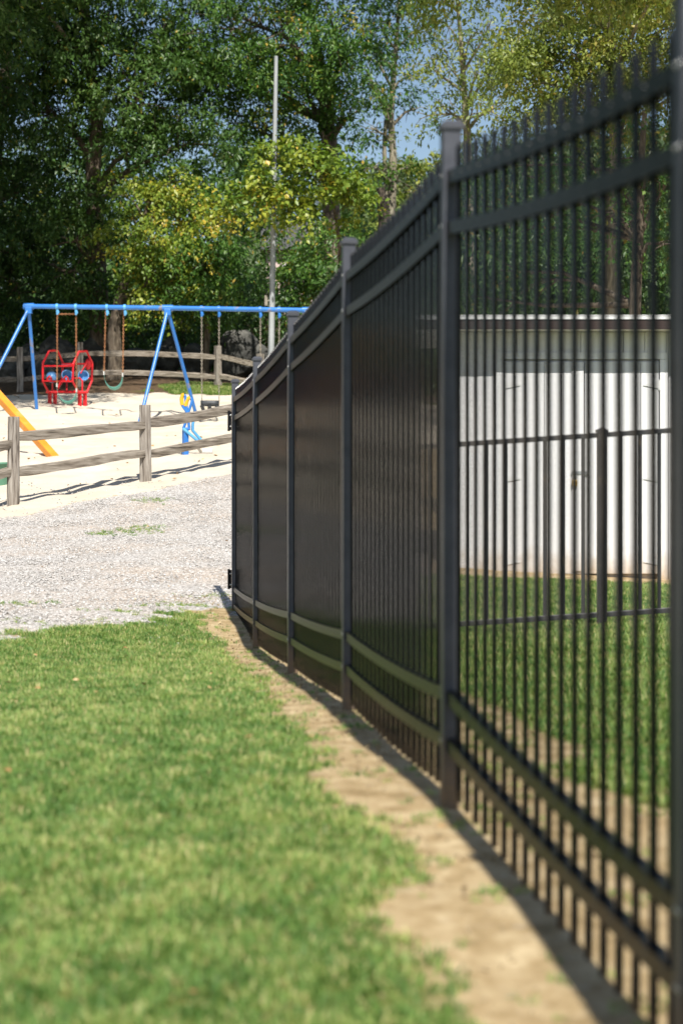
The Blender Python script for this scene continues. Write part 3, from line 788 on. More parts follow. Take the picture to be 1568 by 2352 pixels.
# roof
OH = 0.29
rl, rr = sx(952), sx(1720)
mb = MB(); mb.box(((rl + rr) / 2, SD + 1.2, sz(762) + 0.02), (rr - rl, 2.4 + 2 * OH, 0.03)); mb.build('soffit', M['soffit'], shed)
mb = MB(); mb.box(((rl + rr) / 2, SD - OH - 0.013, (sz(739.5) + sz(761)) / 2), (rr - rl, 0.024, sz(739.5) - sz(761))); mb.build('fascia', M['fascia'], shed, 0.002)
mb = MB(); mb.box(((rl + rr) / 2, SD - OH - 0.020, sz(735.5)), (rr - rl, 0.03, sz(732) - sz(739))); mb.build('drip_edge', M['white_trim'], shed, 0.002)
mb = MB(); mb.box(((rl + rr) / 2, SD - OH - 0.016, sz(729.5)), (rr - rl, 0.03, 0.008)); mb.build('roof_edge_strip', M['white_trim'], shed)
mb = MB(); mb.add([(rl, SD - OH, sz(731)), (rr, SD - OH, sz(731)), (rr, SD + 2.8, sz(731) + 0.05), (rl, SD + 2.8, sz(731) + 0.05), (rl, SD - OH, sz(755)), (rr, SD - OH, sz(755)), (rr, SD + 2.8, sz(755)), (rl, SD + 2.8, sz(755))],
       [(0, 1, 2, 3), (4, 7, 6, 5), (0, 4, 5, 1), (1, 5, 6, 2), (2, 6, 7, 3), (3, 7, 4, 0)])
mb.build('roof', M['asphalt_roof'], shed)

# brown board fence behind the shed
bf = empty('board_fence', (2.0, 23.5, 0.1), 'dark brown board fence behind the white shed', 'fence')
x = 1.35; k = 0
bm_ = MB(); bm_.box((0, 0, 1.15), (0.19, 0.022, 2.5)); bd_me = bm_.mesh('board'); bd_me.materials.append(M['brown_wood'])
while x < 6.2:
    inst('board', bd_me, (x, 23.5 + (k % 2) * 0.012, 0.15 + random.uniform(-0.02, 0.02)), bf); x += 0.2; k += 1
for zz in (0.6, 2.0):
    mb = MB(); mb.box((3.8, 23.56, zz), (5.0, 0.06, 0.09)); mb.build('rail', M['brown_wood'], bf)

# ------------------------------------------------------------------ split rail fences
def rough_rail(a, b, w, h, seed, sag=0.0, ends=0.75):
    """a hand-split rail: uneven, tapered at its ends"""
    r = random.Random(seed)
    a = Vector(a); b = Vector(b); d = b - a; L_ = d.length; d.normalize()
    s_ = d.cross(Vector((0, 0, 1))).normalized(); u = s_.cross(d)
    prof = [(-1, -0.9), (-1, 0.6), (-0.8, 1), (0.85, 0.92), (1, 0.55), (0.9, -0.9), (0.2, -1)]
    prof = [(p * r.uniform(0.8, 1.12), q * r.uniform(0.8, 1.12)) for p, q in prof]
    ns = 18; V_ = []; F_ = []
    m_ = len(prof)
    for i in range(ns + 1):
        t = i / ns
        e = min(t, 1 - t)
        k = ends + (1 - ends) * min(1, e / 0.09)
        kk = k * (1 + 0.14 * mnoise.noise((t * 3.1, seed * 1.7, 0)))
        wob = 0.030 * mnoise.noise((t * 2.0, seed * 2.3, 5)) * min(1, e / 0.1)
        wob2 = 0.025 * mnoise.noise((t * 2.4, seed * 3.3, 9)) * min(1, e / 0.1)
        c_ = a + d * (L_ * t) + u * (wob - sag * 4 * t * (1 - t)) + s_ * wob2
        for j, (p, q) in enumerate(prof):
            jit = 1 + 0.10 * mnoise.noise((t * 9, j * 2.1, seed))
            V_.append(c_ + s_ * (p * w / 2 * kk * jit) + u * (q * h / 2 * kk * jit))
    for i in range(ns):
        for j in range(m_):
            j2 = (j + 1) % m_
            F_.append((i * m_ + j, i * m_ + j2, (i + 1) * m_ + j2, (i + 1) * m_ + j))
    mb = MB(); mb.add(V_, F_); mb.add(V_[:m_], [tuple(range(m_))[::-1]]); mb.add(V_[-m_:], [tuple(range(m_))])
    return mb

def rough_post(base, top, w, dp, seed, rz=0.0, holes=()):
    """weathered post with dark mortise holes shown as recessed pockets on both broad faces"""
    r = random.Random(seed)
    base = Vector(base); ht = top - base.z + 0.25
    ns = 12; prof = [(-1, -0.8), (-0.75, -1), (0.8, -1), (1, -0.75), (1, 0.8), (0.7, 1), (-0.8, 1), (-1, 0.7)]
    prof = [(p * r.uniform(0.9, 1.06), q * r.uniform(0.9, 1.06)) for p, q in prof]
    m_ = len(prof); V_ = []; F_ = []
    R = Matrix.Rotation(rz, 3, 'Z')
    lean = (r.uniform(-0.02, 0.02), r.uniform(-0.02, 0.02))
    for i in range(ns + 1):
        t = i / ns; z = -0.25 + ht * t
        k = 1.04 - 0.10 * t
        for j, (p, q) in enumerate(prof):
            jit = 1 + 0.07 * mnoise.noise((t * 5, j * 1.9, seed * 3.1))
            V_.append(base + R @ Vector((p * w / 2 * k * jit + lean[0] * t, q * dp / 2 * k * jit + lean[1] * t, z + (0.012 * mnoise.noise((j, seed, 0)) if i == ns else 0))))
    for i in range(ns):
        for j in range(m_):
            j2 = (j + 1) % m_
            F_.append((i * m_ + j, i * m_ + j2, (i + 1) * m_ + j2, (i + 1) * m_ + j))
    mb = MB(); mb.add(V_, F_); mb.add(V_[-m_:], [tuple(range(m_))])
    return mb
M['hole'] = mat('dark_mortise', [(0.3, (0.012, 0.009, 0.007)), (0.7, (0.02, 0.016, 0.012))], 8, rough=0.9)

near_f = empty('split_rail_fence', RP[2], 'weathered grey split rail fence between the gravel path and the sand', 'fence')
ptop = [0.62 + EYE - 0.35, EYE + 0.543, EYE + 0.769, 2.10, 2.36]
rang = math.atan2(RDIR[1], RDIR[0])
rail_z = []
for i, p in enumerate(RP):
    g_ = gz(p[0], p[1])
    z_t = [1.20, EYE + 0.543, EYE + 0.769, 2.10, 2.36][i]
    po = rough_post((p[0], p[1], g_), z_t, 0.165, 0.165, 40 + i, rang - 0.85).build('post', M['wood_post'], near_f)
# rails, pixel rows read off: each bay upper and lower
def on_line(i, f=0.0):
    return Vector((RP[i][0], RP[i][1], 0)) + Vector((RDIR[0], RDIR[1], 0)) * f
def rz_at(px, py, i):   # z of pixel row at post depth
    return EYE + (HY - py) / FPX * RP[i][1]
ZR = [(0.90, 0.46), (rz_at(30, 1006, 1), rz_at(30, 1084, 1)), (rz_at(335, 975, 2), rz_at(335, 1042, 2)), (rz_at(560, 931, 3), rz_at(560, 998, 3)), (2.06, 1.55)]
for i in range(4):
    for j in range(2):
        a = on_line(i, -0.03); a.z = ZR[i][j] + (0.012 if j == 0 else -0.01)
        b = on_line(i + 1, 0.03); b.z = ZR[i + 1][j] - (0.01 if j == 0 else -0.012)
        if i == 0: a.z -= 0.05; b.z -= 0.06 if j == 0 else -0.02
        rough_rail(a, b, 0.115, 0.135 if j == 0 else 0.125, 60 + i * 2 + j).build('rail', M['wood_rail_near'], near_f)

far_f = empty('split_rail_fence', (-5.4, 52.0, 3.0), 'weathered grey split rail fence far behind the swings before the boulders', 'fence')
FR = [(-95, 800, 52, 905), (46, 797, 51.6, 899), (183, 786, 52.6, 885), (501, 794, 53, 889), (597, 812, 52.6, 890), (760, 820, 52.6, 893)]
rr_ = [(822, 872), (824, 872), (812, 856), (818, 864), (838, 880), (842, 884)]
fpts = []
for i, (px, pt, d_, pb) in enumerate(FR):
    q = W(px, pb, d_); g_ = gz(q.x, q.y); zt = EYE + (HY - pt) / FPX * d_
    fpts.append(Vector((q.x, q.y, 0)))
    rough_post((q.x, q.y, g_), zt, 0.19, 0.19, 80 + i, 0.2 * i).build('post', M['wood_post'], far_f)
for i in range(len(FR) - 1):
    for j in range(2):
        a = fpts[i].copy(); b = fpts[i + 1].copy()
        a.z = EYE + (HY - rr_[i][j]) / FPX * FR[i][2]; b.z = EYE + (HY - rr_[i + 1][j] - (0 if i != 2 else 3)) / FPX * FR[i + 1][2]
        rough_rail(a, b, 0.15, 0.16, 100 + i * 2 + j, sag=-0.05 if i == 2 else 0).build('rail', M['wood_rail'], far_f)

# ------------------------------------------------------------------ swing set
SWD = 44.0
A0, A1, A2 = W(66, 703, 44.4), W(385, 707, 44.0), W(706, 712, 43.6)
swing = empty('swing_set', (A1.x, A1.y, gz(A1.x, A1.y)), 'blue painted metal swing frame standing in the sand', 'swing frame')
mb = MB(); mb.tube([A0 + (A0 - A1).normalized() * 0.06, A1, A2 + (A2 - A1).normalized() * 0.06], 0.058, 14); mb.build('top_bar', M['blue'], swing)
def leg(apex, px, py, d_, name='leg'):
    f = W(px, py, d_); f.z = gz(f.x, f.y) - 0.1
    mb = MB(); mb.tube([apex + Vector((0, 0, -0.05)), f], 0.044, 12); mb.build(name, M['blue'], swing)
leg(A0, -62, 968, 43.0); leg(A0, 85, 950, 45.3)
leg(A1, 316, 980, 42.7); leg(A1, 453, 962, 45.3)
leg(A2, 640, 985, 42.4); leg(A2, 790, 965, 45.0)
for A in (A0, A1, A2):
    mb = MB(); mb.tube([A + Vector((-0.13, 0, 0)), A + Vector((0.13, 0, 0))], 0.078, 12); mb.box(A + Vector((0, 0, -0.10)), (0.16, 0.16, 0.16)); mb.build('leg_bracket', M['blue'], swing, 0.01)
def bar_at(px):
    if px < 385:
        t = (px - 66) / (385 - 66); return A0.lerp(A1, t)
    t = (px - 385) / (706 - 385); return A1.lerp(A2, t)
HANG = [131.5, 174.5, 246, 287, 463, 503, 598, 641]
for px in HANG:
    c_ = bar_at(px)
    mb = MB(); mb.tube([c_ + Vector((-0.03, 0, 0)), c_ + Vector((0.03, 0, 0))], 0.075, 12)
    mb.tube([c_ + Vector((0, 0, -0.05)), c_ + Vector((0.02, 0, -0.14)), c_ + Vector((0.0, 0, -0.20))], [0.03, 0.045, 0.022], 8)
    mb.build('hanger', M['blue_light'] if px < 300 else M['blue'], swing)

def chain_mb(a, b, link=0.058, r=0.0085, w=0.018):
    a = Vector(a); b = Vector(b); d = b - a; L_ = d.length; d.normalize()
    s_ = d.cross(Vector((0, 1, 0.01))).normalized(); u = s_.cross(d)
    n = max(2, int(L_ / (link * 0.78)))
    mb = MB()
    for i in range(n):
        c_ = a + d * (L_ * (i + 0.5) / n)
        e = s_ if i % 2 == 0 else u
        pts = []
        for k in range(8):
            an = 2 * PI * k / 8
            pts.append(c_ + d * (math.cos(an) * link * 0.5) + e * (math.sin(an) * w))
        # closed loop
        V_ = []; F_ = []
        nrm = d.cross(e).normalized()
        for k in range(8):
            p = pts[k]; out_ = (p - c_).normalized()
            for (q1, q2) in ((1, 0), (0, 1), (-1, 0), (0, -1)):
                V_.append(p + out_ * r * q1 + nrm * r * q2)
        for k in range(8):
            k2 = (k + 1) % 8
            for j in range(4):
                j2 = (j + 1) % 4
                F_.append((k * 4 + j, k * 4 + j2, k2 * 4 + j2, k2 * 4 + j))
        mb.add(V_, F_, True)
    return mb

def belt_swing(name, label, tops, ends, low, mt, group, cm, cross=False):
    """tops/ends in pixels at the bar's depth; low = lowest point of the belt"""
    d0 = bar_at(tops[0][0]).y
    root = empty(name, W(low[0], low[1], d0), label, 'swing', group)
    for (tx, ty), (ex, ey) in zip(tops, ends):
        chain_mb(W(tx, ty, d0), W(ex, ey, d0)).build('chain', cm, root)
    if cross:
        chain_mb(W(tops[0][0], tops[0][1] + 2, d0), W(tops[1][0], tops[1][1] + 2, d0)).build('cross_chain', cm, root)
    p0, p1, pl = W(*ends[0], d0), W(*ends[1], d0), W(*low, d0)
    n_ = 14; V_ = []; F_ = []
    th = 0.012
    for i in range(n_ + 1):
        t = i / n_
        # catenary-like belt
        x_ = p0.x + (p1.x - p0.x) * (0.5 - 0.5 * math.cos(PI * t))
        zt = p0.z + (p1.z - p0.z) * t
        z_ = zt - (((p0.z + p1.z) / 2) - pl.z) * (math.sin(PI * t) ** 0.75 if 0 < t < 1 else 0)
        hw = 0.09 * (0.62 + 0.38 * math.sin(PI * t))
        tw = 0.05 * math.cos(PI * t)
        for (sy, sz_) in ((-1, 0), (1, 0), (1, th), (-1, th)):
            V_.append(Vector((x_, d0 + sy * hw, z_ + sz_ - sy * 0.03)))
    for i in range(n_):
        for j in range(4):
            j2 = (j + 1) % 4
            F_.append((i * 4 + j, i * 4 + j2, (i + 1) * 4 + j2, (i + 1) * 4 + j))
    mb = MB(); mb.add(V_, F_, True); mb.build('seat', mt, root)
    for p in (p0, p1):
        mb = MB(); mb.box(p + Vector((0, 0, -0.03)), (0.025, 0.13, 0.09)); mb.build('seat_clamp', M['scoop'], root, 0.004)
    return root
belt_swing('swing', 'teal belt swing on rusty chains joined by a cross chain, nearest the left frame leg', [(131.5, 719), (174.5, 719)], [(131, 882), (176, 893)], (151, 925), M['teal'], 'belt swings', M['rust_chain'], True)
belt_swing('swing', 'teal belt swing with a pale clamp on rusty chains left of the middle frame legs', [(243, 706), (284, 709)], [(239, 854), (282, 858)], (259, 893), M['teal'], 'belt swings', M['rust_chain'])
belt_swing('swing', 'dark belt swing on grey chains half hidden behind the black fence', [(598, 728), (641, 728)], [(598, 905), (641, 908)], (620, 940), M['rubber'], 'belt swings', M['chain'])

# toddler bucket swing
d0 = bar_at(480).y
tb = empty('bucket_swing', W(480, 945, d0), 'black rubber toddler bucket swing on grey chains right of the middle frame legs', 'swing')
for tx, ex in ((463, 463.5), (503, 503)):
    chain_mb(W(tx, 728, d0), W(ex, 904, d0)).build('chain', M['chain'], tb)
    for off in (-0.10, 0.10):
        mb = MB(); mb.tube([W(ex, 904, d0), W(ex, 921, d0) + Vector((0.0, off, 0))], 0.008, 6); mb.build('hanger_rod', M['chain'], tb)
c_ = W(482, 928, d0)
hw = 0.225
mb = MB(); V_ = []; F_ = []
for k in range(20):                      # band round the child
    an = 2 * PI * k / 20
    x_ = c_.x + math.copysign(abs(math.cos(an)) ** 0.6, math.cos(an)) * hw; y_ = c_.y + math.copysign(abs(math.sin(an)) ** 0.6, math.sin(an)) * 0.16
    V_ += [(x_, y_, c_.z + 0.085), (x_, y_, c_.z - 0.05)]
for k in range(20):
    k2 = (k + 1) % 20
    F_.append((2 * k, 2 * k + 1, 2 * k2 + 1, 2 * k2))
mb.add(V_, F_, True)
o = mb.build('seat_band', M['rubber'], tb); m_ = o.modifiers.new('thick', 'SOLIDIFY'); m_.thickness = 0.025
for sx_ in (-1, 1):                       # leg straps meeting under the seat
    mb = MB(); mb.tube([c_ + Vector((sx_ * hw * 0.85, -0.13, -0.03)), c_ + Vector((sx_ * hw * 0.62, -0.10, -0.17)), c_ + Vector((sx_ * hw * 0.25, 0, -0.24)), c_ + Vector((0, 0.05, -0.25))], [0.05, 0.045, 0.04, 0.04], 8); mb.build('leg_strap', M['rubber'], tb)
mb = MB(); mb.tube([c_ + Vector((0, -0.16, -0.04)), c_ + Vector((0, -0.09, -0.16)), c_ + Vector((0, 0.05, -0.25)), c_ + Vector((0, 0.15, -0.1))], [0.045, 0.05, 0.06, 0.05], 8); mb.build('crotch_strap', M['rubber'], tb)

# ------------------------------------------------------------------ red rocking ride with octagonal hoops
RD = 47.0
rp = W(152, 917, RD)
rid = empty('rocking_ride', (rp.x, rp.y, gz(rp.x, rp.y)), 'red tube ride of two octagonal hoops with blue bucket seats', 'playground ride')
def RPX(cx, cy, dd=0.0):  # crop pixels of a close view
    return W(cx * 0.16667, 702.3 + cy * 0.16667, RD + dd)
hoopL = [(675, 622), (790, 615), (862, 775), (858, 1040), (770, 1190), (672, 1195), (590, 1040), (590, 790)]
hoopR = [(1085, 632), (1195, 625), (1272, 790), (1266, 1030), (1195, 1195), (1085, 1200), (1000, 1040), (1010, 800)]
def hoop(pts, dmid):
    xs = [p[0] for p in pts]; c0, c1 = min(xs), max(xs)
    q = [RPX(p[0], p[1], dmid + ((p[0] - c0) / (c1 - c0) - 0.5) * 0.8) for p in pts]
    mb = MB()
    for a, b in zip(q, q[1:] + q[:1]): mb.tube([a, b], 0.029, 8)
    for a in q: mb.sphere(a, 0.030, 8, 6)
    mb.build('hoop', M['red'], rid)
    return q
qL = hoop(hoopL, 0.15); qR = hoop(hoopR, -0.15)
def rbar(a, b, r=0.024, name='cross_bar'):
    mb = MB(); mb.tube([a, b], r, 8); mb.build(name, M['red'], rid)
rbar(RPX(590, 830, -0.25), RPX(1004, 830, -0.55)); rbar(RPX(862, 800, 0.55), RPX(1270, 800, 0.25)); rbar(RPX(590, 1035, -0.25), RPX(1002, 1042, -0.55)); rbar(RPX(860, 995, 0.55), RPX(1268, 1000, 0.25))
rbar(RPX(720, 1180, 0.15), RPX(1140, 1190, -0.15), 0.04); rbar(RPX(866, 815, 0.5), RPX(1006, 815, -0.5), 0.05)
rbar(RPX(722, 1180, 0.15), RPX(722, 1060, 0.1), 0.022, 'seat_stem'); rbar(RPX(1133, 1190, -0.15), RPX(1135, 1030, -0.1), 0.022, 'seat_stem'); rbar(RPX(800, 1130, 0.2), RPX(850, 1010, 0.5), 0.026, 'seat_stem'); rbar(RPX(920, 1180, 0.1), RPX(920, 1030, 0.3), 0.022, 'seat_stem')
rbar(RPX(1110, 930, 0.0), RPX(1190, 790, 0.1), 0.018, 'handle'); rbar(RPX(1090, 985, -0.1), RPX(1140, 1040, -0.1), 0.02, 'handle')
for cx_, cy_, face in ((712, 985, 0.6), (922, 960, -1), (1148, 968, -1)):
    c_ = RPX(cx_, cy_, 0.05)
    mb = MB(); V_ = []; F_ = []
    seg = 16
    ax = Vector((0.25 if face < 0 else -0.1, face, 0.35)).normalized()     # bucket opens along ax
    s_ = ax.cross(Vector((0, 0, 1))).normalized(); u = s_.cross(ax)
    prof = [(0.0, -0.13), (0.075, -0.125), (0.115, -0.09), (0.135, -0.02), (0.142, 0.06), (0.128, 0.06), (0.115, -0.01), (0.085, -0.085), (0.0, -0.105)]
    for (r_, h__) in prof:
        for k in range(seg):
            an = 2 * PI * k / seg
            V_.append(c_ + ax * h__ + (s_ * math.cos(an) + u * math.sin(an)) * r_)
    for i in range(len(prof) - 1):
        for k in range(seg):
            k2 = (k + 1) % seg
            F_.append((i * seg + k, i * seg + k2, (i + 1) * seg + k2, (i + 1) * seg + k))
    mb.add(V_, F_, True); mb.build('bucket_seat', M['blue_bucket'], rid)
for cx_, cy_ in ((680, 1010), (912, 1010)):
    mb = MB(); c_ = RPX(cx_, cy_, -0.3)
    mb.tube([c_ + Vector((-0.045, 0, -0.06)), c_ + Vector((-0.045, 0, 0.03)), c_ + Vector((0, 0, 0.075)), c_ + Vector((0.045, 0, 0.03)), c_ + Vector((0.045, 0, -0.06))], 0.028, 8); mb.build('hand_grip', M['red'], rid)
mb = MB(); c_ = RPX(1214, 803, 0.2)
mb.sphere(c_, 0.15, 16, 8, (0.55, 0.2, 1.0)); mb.build('back_plate', M['red'], rid)
for cx_, dd in ((722, 0.15), (1135, -0.15)):
    t_ = RPX(cx_, 1185, dd)
    mb = MB(); mb.box(t_ + Vector((0, 0, -0.01)), (0.30, 0.22, 0.06)); mb.build('mount_plate', M['red'], rid, 0.01)
    for ox in (-0.1, -0.035, 0.035, 0.1):
        b_ = t_ + Vector((ox, 0.05 * (1 if ox in (-0.1, 0.035) else -1), 0)); g_ = gz(b_.x, b_.y) - 0.05
        mb = MB(); mb.tube([b_, Vector((b_.x, b_.y, min(g_, b_.z - 0.15)))], 0.026, 8); mb.build('foot', M['red'], rid)

# ------------------------------------------------------------------ blue sand digger
DD = 30.6
def DPX(cx, cy, dd=0.0): return W(375.7 + cx * 0.125, 882 + cy * 0.125, DD + dd)
db = DPX(400, 1120)
dig = empty('sand_digger', (db.x, db.y, gz(db.x, db.y)), 'blue ride-on sand digger with two yellow grips', 'sand digger')
mb = MB(); t0 = DPX(400, 820); mb.box(((t0.x + db.x) / 2, DD, (t0.z + gz(db.x, db.y) - 0.1) / 2), (0.085, 0.085, t0.z - gz(db.x, db.y) + 0.1), 0.6); mb.build('post', M['blue'], dig, 0.006)
mb = MB(); mb.tube([DPX(345, 822), DPX(490, 818)], 0.024, 10); mb.build('pivot', M['blue'], dig)
for pts in ([(362, 820), (400, 715), (450, 540)], [(470, 812), (458, 700), (440, 545)]):
    mb = MB(); mb.tube([DPX(*p) for p in pts], 0.024, 8); mb.build('frame_tube', M['blue'], dig)
for pts, dd in (([(355, 818), (670, 1075)], -0.05), ([(548, 690), (535, 740), (533, 850), (690, 1030)], 0.05)):
    mb = MB(); mb.tube([DPX(p[0], p[1], dd) for p in pts], 0.026, 8); mb.build('boom', M['blue_light'], dig)
mb = MB(); mb.tube([DPX(670, 1070), DPX(640, 1190), DPX(712, 1275)], 0.023, 8); mb.build('scoop_arm', M['chain'], dig)
mb = MB(); mb.tube([DPX(440, 550), DPX(400, 475), DPX(362, 425), DPX(340, 380)], 0.023, 8); mb.tube([DPX(375, 190), DPX(398, 230), DPX(412, 330), DPX(428, 470), DPX(442, 545)], 0.023, 8); mb.build('lever', M['blue'], dig)
mb = MB(); mb.tube([DPX(340, 385), DPX(328, 280), DPX(345, 205), DPX(378, 188)], 0.032, 8); mb.build('grip', M['yellow'], dig)
mb = MB(); mb.tube([DPX(410, 415), DPX(405, 400)], 0.023, 8); mb.tube([DPX(485, 250), DPX(525, 285), DPX(505, 370), DPX(446, 548)], 0.023, 8); mb.tube([DPX(405, 405), DPX(425, 490), DPX(440, 545)], 0.023, 8); mb.build('lever', M['blue'], dig)
mb = MB(); mb.tube([DPX(406, 405), DPX(425, 320), DPX(450, 265), DPX(488, 248)], 0.032, 8); mb.build('grip', M['yellow'], dig)
mb = MB(); mb.tube([DPX(712, 1235), DPX(770, 1240), DPX(900, 1238)], [0.05, 0.058, 0.058], 14); mb.build('scoop', M['scoop'], dig)

# ------------------------------------------------------------------ orange seesaw plank, green tub
a = W(128, 1050, 31.0); a.z = gz(a.x, a.y) - 0.05
b = W(-150, 745, 34.5)
se = empty('seesaw', (a.x, a.y, gz(a.x, a.y)), 'orange wooden beam slanting into the sand behind the grey rail fence', 'seesaw')
mb = MB(); mb.bar(a, b, 0.13, 0.135, up=(0.1, -0.4, 1)); mb.build('beam', M['orange'], se, 0.012)
mb = MB(); mid = a.lerp(b, 0.72); mb.tube([mid + Vector((-0.25, 0.3, -0.1)), Vector((mid.x - 0.4, mid.y + 0.3, gz(mid.x - 0.4, mid.y + 0.3) - 0.1))], 0.05, 10); mb.tube([mid + Vector((0.2, -0.3, -0.1)), Vector((mid.x + 0.2, mid.y - 0.3, gz(mid.x + 0.2, mid.y - 0.3) - 0.1))], 0.05, 10); mb.bar(mid + Vector((-0.3, 0.35, -0.13)), mid + Vector((0.25, -0.35, -0.13)), 0.1, 0.06); mb.build('support', M['galv'], se)
gt = W(-14, 1108, 26.6); g_ = gz(gt.x, gt.y)
tub = empty('play_tub', (gt.x, gt.y, g_), 'faded green plastic play tub at the left edge behind the fence post', 'play tub')
mb = MB(); V_ = []; F_ = []
prof = [(0.20, -0.08), (0.235, 0.16), (0.25, 0.30), (0.27, 0.30), (0.27, 0.335), (0.225, 0.335), (0.21, 0.16), (0.17, 0.03), (0, 0.03)]
for r_, h__ in prof:
    for k in range(20):
        an = 2 * PI * k / 20; V_.append((gt.x + math.cos(an) * r_, gt.y + math.sin(an) * r_, g_ + h__))
for i in range(len(prof) - 1):
    for k in range(20):
        k2 = (k + 1) % 20; F_.append((i * 20 + k, i * 20 + k2, (i + 1) * 20 + k2, (i + 1) * 20 + k))
mb.add(V_, F_, True); mb.build('tub_wall', M['green_plastic'], tub)

# ------------------------------------------------------------------ light pole
PD = 52.3
pb = W(621, 850, PD); g_ = gz(pb.x, pb.y)
pole = empty('light_pole', (pb.x, pb.y, g_), 'tall grey metal pole rising in front of the trees behind the swings', 'pole')
ptp = W(634, 128, PD)
mb = MB(); mb.tube([Vector((pb.x, pb.y, g_ - 0.1)), ptp], [0.096, 0.055], 16); mb.build('shaft', M['galv'], pole)
mb = MB(); mb.box(W(611, 690, PD - 0.02), (0.09, 0.06, 0.30)); mb.box(W(617, 690, PD), (0.1, 0.03, 0.03)); mb.build('junction_box', M['chain'], pole, 0.006)

# ------------------------------------------------------------------ boulders
def boulder(px, py, d_, w_, h__, seed, label):
    b_ = W(px, py, d_); g_ = gz(b_.x, b_.y)
    bm = bmesh.new(); bmesh.ops.create_icosphere(bm, subdivisions=3, radius=1.0)
    for v_ in bm.verts:
        q = v_.co.copy()
        k = 1 + 0.30 * mnoise.noise(q * 1.1 + Vector((seed * 3.7, 0, 0))) + 0.14 * mnoise.noise(q * 2.7 + Vector((0, seed * 2.1, 0)))
        c_ = mnoise.cell(q * 1.6 + Vector((seed, 0, 0)))
        v_.co = q * (k + 0.07 * c_)
        v_.co.x *= w_ / 2; v_.co.y *= w_ * 0.4; v_.co.z *= h__ / 1.7
    me = bpy.data.meshes.new('boulder'); bm.to_mesh(me); bm.free(); me.materials.append(M['stone'])
    o = bpy.data.objects.new('boulder', me); COL.objects.link(o)
    zt = b_.z
    o.location = (b_.x, b_.y, max(g_ + h__ * 0.25, zt - h__ / 2.1)); o.rotation_euler[2] = seed
    tag(o, label, 'boulder', 'boulders behind the far rail fence')
BL = [(8, 795, 56.6, 1.35, 0.94, 1, 'lichen-grey boulder at the left picture edge above the far rail'), (64, 800, 57.0, 0.99, 0.77, 2, 'grey boulder just right of the leftmost far fence post'),
      (132, 786, 57.4, 1.35, 1.02, 3, 'high rounded boulder rising above the red ride'), (222, 783, 57.6, 1.26, 0.94, 4, 'dark boulder right of the middle far fence post'),
      (20, 850, 56.2, 1.08, 0.68, 5, 'low boulder between the two far rails at the left edge'), (105, 840, 56.4, 1.17, 0.68, 6, 'boulder seen between the far rails behind the left hoop'),
      (318, 806, 57.0, 1.17, 0.77, 7, 'boulder just right of the dappled trunk behind the far fence'), (385, 790, 57.6, 1.26, 0.94, 8, 'dark boulder behind the middle swing legs'),
      (450, 800, 57.4, 1.08, 0.85, 9, 'boulder behind the bucket swing chains'), (548, 772, 57.8, 1.53, 1.27, 10, 'largest boulder, between the far fence post and the pole'),
      (606, 800, 57.4, 0.99, 0.85, 11, 'boulder half hidden behind the foot of the light pole'), (175, 832, 56.6, 0.90, 0.68, 12, 'low dark boulder behind the middle far fence post')]
for a_ in BL: boulder(*a_)

# ------------------------------------------------------------------ trees
def leaves(clumps, axes_, outs, n_per, length, spread, tint_c, seed, droop=0.35, wr=0.42, spray=0.5):
    """clumps (n,3), axes_ (n,3): sprays of leaves along little twigs"""
    r = np.random.default_rng(seed)
    n_ = len(clumps); N_ = n_ * n_per
    c_ = np.repeat(clumps, n_per, 0); a_ = np.repeat(axes_, n_per, 0)
    t = r.random((N_, 1))
    rn = r.normal(0, 1, (N_, 3))
    lat = rn - a_ * (rn * a_).sum(1, keepdims=True)
    lat /= np.linalg.norm(lat, axis=1, keepdims=True) + 1e-9
    pos = c_ + a_ * t * spray + r.normal(0, 1, (N_, 3)) * spread - np.array([0, 0, 1]) * (t ** 2) * spray * 0.25
    dr = a_ * 0.55 + lat * 0.85 + np.array([0, 0, -droop])
    dr /= np.linalg.norm(dr, axis=1, keepdims=True)
    up = np.array([0, -0.12, 0.55]) + np.repeat(outs, n_per, 0) * 0.6 + r.normal(0, 0.42, (N_, 3))
    sd = np.cross(dr, up); sd /= np.linalg.norm(sd, axis=1, keepdims=True) + 1e-9
    nm2 = np.cross(sd, dr)
    L_ = length * r.uniform(0.6, 1.25, (N_, 1)); w_ = L_ * wr * r.uniform(0.8, 1.2, (N_, 1))
    v0 = pos; v1 = pos + dr * L_ * 0.45 + sd * w_ * 0.5 + nm2 * w_ * 0.12
    v3 = pos + dr * L_ * 0.45 - sd * w_ * 0.5 + nm2 * w_ * 0.12
    v2 = pos + dr * L_ - nm2 * L_ * 0.10
    V_ = np.stack([v0, v1, v2, v3], 1).reshape(-1, 3)
    i0 = np.arange(N_) * 4
    F_ = np.concatenate([np.c_[i0, i0 + 1, i0 + 2], np.c_[i0, i0 + 2, i0 + 3]])
    tint = np.clip(np.repeat(tint_c, n_per) + r.normal(0, 0.12, N_), 0, 0.97)
    tint = np.where(r.random(N_) < 0.012, 1.0, tint)
    return V_, F_, np.repeat(tint, 4)

